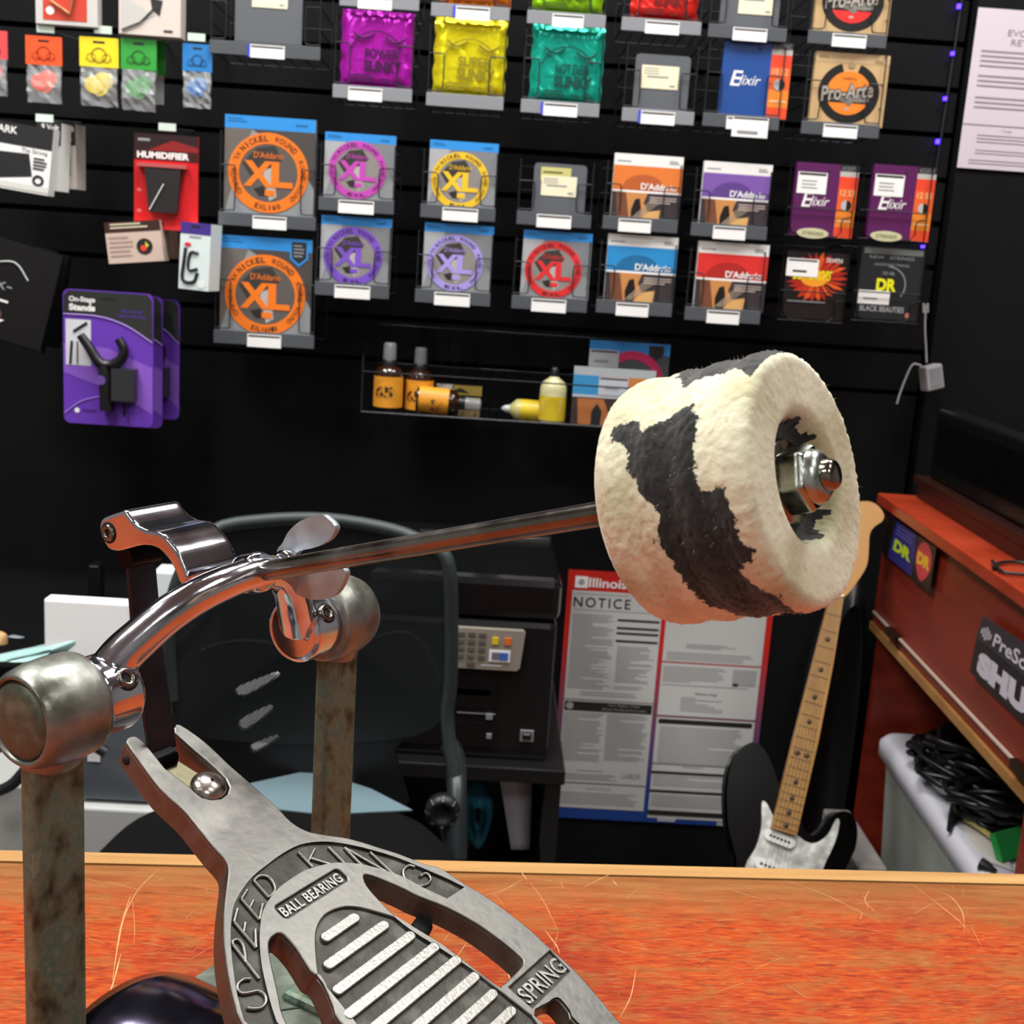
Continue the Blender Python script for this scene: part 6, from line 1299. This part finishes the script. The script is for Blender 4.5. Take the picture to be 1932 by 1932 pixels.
for nm, pts, lab in (('cable', [(1874, 1072), (1880, 1064), (1900, 1060), (1932, 1062), (1980, 1075)], 'thin black cable on the red desk top beside the monitor'), ('cable', [(1872, 1058), (1890, 1078), (1920, 1083), (1960, 1085)], 'second thin black cable crossing the first on the red desk top')):
    P = smooth_line([zl(x, y, zt_+.004) for x, y in pts], 5); b0 = P[0].copy(); b0.z = zt_; mb = MB(); mb.tube([p-b0 for p in P], .0022, KP, n=6); mb.build(nm, loc=b0, label=lab, cat='cable', group='cables on the red desk')
# storage bin inside the desk
zb_ = dp(1660, 1400).z
def dloc(x, y, r): p = onp(x, y, far+dn_*r, dn_); return dl(p)
r_b = .10
while dl(onp(1664, 1390, far+dn_*r_b, dn_)).y > -.085: r_b -= .002
bf = dl(onp(1664, 1390, far+dn_*r_b, dn_))
yF = bf.y; zL = wl(1700, 1392, far.y+yF*1).z
bx0, bx1 = max(r_b-.015, .026), .53; by1 = yF+.03; by0 = yF-.62; zL = bf.z+far.z
bin_ = empty('storage_bin', Vector((far.x, far.y, 0))+dn_*((bx0+bx1)/2)+dv*((by0+by1)/2), dsk.rotation_euler.z, label='frosted plastic storage bin with white lid inside the red desk', cat='storage bin')
BW, BD = bx1-bx0, by1-by0
def rrect(wx, wy, c, n=5):
    P = []
    for cx_, cy_, a in ((wx-c, wy-c, 0), (-wx+c, wy-c, 90), (-wx+c, -wy+c, 180), (wx-c, -wy+c, 270)): P += [(cx_+c*cos(radians(a+90*k/n)), cy_+c*sin(radians(a+90*k/n))) for k in range(n+1)]
    return P
FR = noisy('frosted_plastic', [(.3, '#8d938c'), (.7, '#b0b5ae')], 6, rough=(.3, .4), bump=0)
mb = MB(); rings = [(0, .88), (.02, .9), (zL-.035, 1.0)]; V = []; 
for z_, s_ in rings: V += [Vector((a*s_, b*s_, z_)) for a, b in rrect(BW/2-.008, BD/2-.008, .025)]
n = 24; mb.add(V, [(i*n+k, i*n+(k+1) % n, (i+1)*n+(k+1) % n, (i+1)*n+k) for i in range(2) for k in range(n)]+[tuple(range(n))], FR, True); mb.build('tub', bin_, label='frosted translucent tub')
LW = col('#c2c2cc', .4); mb = MB(); V = []
for z_, s_ in ((zL-.036, 1.0), (zL-.034, 1.015), (zL-.012, 1.015), (zL-.002, .99), (zL, .96), (zL-.004, .90)): V += [Vector((a*s_, b*s_, z_)) for a, b in rrect(BW/2, BD/2, .03)]
mb.add(V, [(i*n+k, i*n+(k+1) % n, (i+1)*n+(k+1) % n, (i+1)*n+k) for i in range(5) for k in range(n)]+[tuple(range(5*n, 6*n))], LW, True); mb.build('lid', bin_, label='white bin lid')
# heap of black cables: several coiled leads
zl_ = zL-.004
r5 = random.Random(9)
hc = zl(1800, 1470, zl_)
labs = ['coiled black cable at the left of the heap on the bin lid', 'coiled black cable in the middle of the heap, loops facing the counter', 'coiled black cable topping the heap under the flap', 'coiled black cable at the right back of the heap', 'black cable coil near the front of the heap with its plug on the lid']
cs = [((1800, 1440), .055, 0), ((1840, 1458), .068, .012), ((1835, 1425), .055, .045), ((1895, 1480), .062, .02), ((1880, 1530), .055, .005)]
for i, ((cx_, cy_), rad, dz) in enumerate(cs):
    c0 = zl(cx_, cy_, zl_+.02+dz); b0 = Vector((c0.x, c0.y, zl_)); P = []
    n_ = 90
    for k in range(n_+1):
        a = 2*pi*6.5*k/n_; rr_ = rad*(1+.22*sin(a*.37+i)+r5.gauss(0, .07)); P.append(Vector((rr_*cos(a), rr_*sin(a)*.8, .008+dz+.035*(.5+.5*sin(a*.61+i*2))+.006*(k/n_)+r5.uniform(0, .006))))
    mb = MB(); mb.tube(smooth_line(P, 3), .0048, col('#0b0b0d', .35), n=7); cbl = mb.build('cable_coil', loc=b0, label=labs[i], cat='cable', group='black cable heap on the bin')
for (x0, y0, x1, y1, lab) in ((1805, 1520, 1790, 1566, 'black cable plug lying on the white bin lid'), (1850, 1630, 1880, 1645, 'black crumpled strap at the lower edge of the bin lid')):
    a, b = zl(x0, y0, zl_+.008), zl(x1, y1, zl_+.006); b0 = a.copy(); b0.z = zl_
    mb = MB(); mb.tube([a-b0, (a-b0).lerp(b-b0, .5), b-b0], [.009, .007, .003], col('#151517', .35), n=10); mb.build('cable_plug', loc=b0, label=lab, cat='cable plug')
a = zl(1905, 1580, zl_+.03); b0 = Vector((a.x, a.y, zl_)); mb = MB(); mb.box((0, 0, .02), (.05, .010, .036), col('#1c8a3c', .4), Matrix.Rotation(.5, 3, 'Z') @ Matrix.Rotation(-.5, 3, 'X')); mb.build('green_packet', loc=b0, label='green packet standing at the right end of the bin lid', cat='packet')
a = zl(1880, 1590, zl_+.002); mb = MB(); 
V = [zl(x, y, zl_+.004)-Vector((a.x, a.y, zl_)) for x, y in ((1808, 1528), (1846, 1560), (1896, 1604), (1910, 1640), (1870, 1625), (1830, 1590))]; mb.add(V+[v_-Vector((0, 0, .002)) for v_ in V], [tuple(range(6)), tuple(range(11, 5, -1))]+[(i, (i+1) % 6, 6+(i+1) % 6, 6+i) for i in range(6)], col('#c8c4bc', .4)); mb.build('paper_sheet', loc=Vector((a.x, a.y, zl_)), label='rumpled off-white paper lying on the bin lid', cat='paper')
mb = MB(); P = smooth_line([zl(x, y, zl_+.012)-Vector((a.x, a.y, zl_)) for x, y in ((1822, 1546), (1848, 1562), (1875, 1582), (1894, 1594))], 3); mb.tube(P, .004, col('#a89a60', .5), n=8); mb.build('bamboo_stick', loc=Vector((a.x, a.y, zl_)), label='thin yellowish stick lying along the rumpled paper', cat='stick')
# second plastic drawer low beside the bin
p_ = wl(1618, 1590, 1.72); mb = MB(); mb.box((0, 0, .0+p_.z/2), (.045, .2, p_.z), col('#8e8a88', .4)); mb.build('plastic_tub', loc=(p_.x-.0, 1.74, 0), bevel=.004, label='low frosted plastic drawer between guitar and red desk', cat='drawer unit')
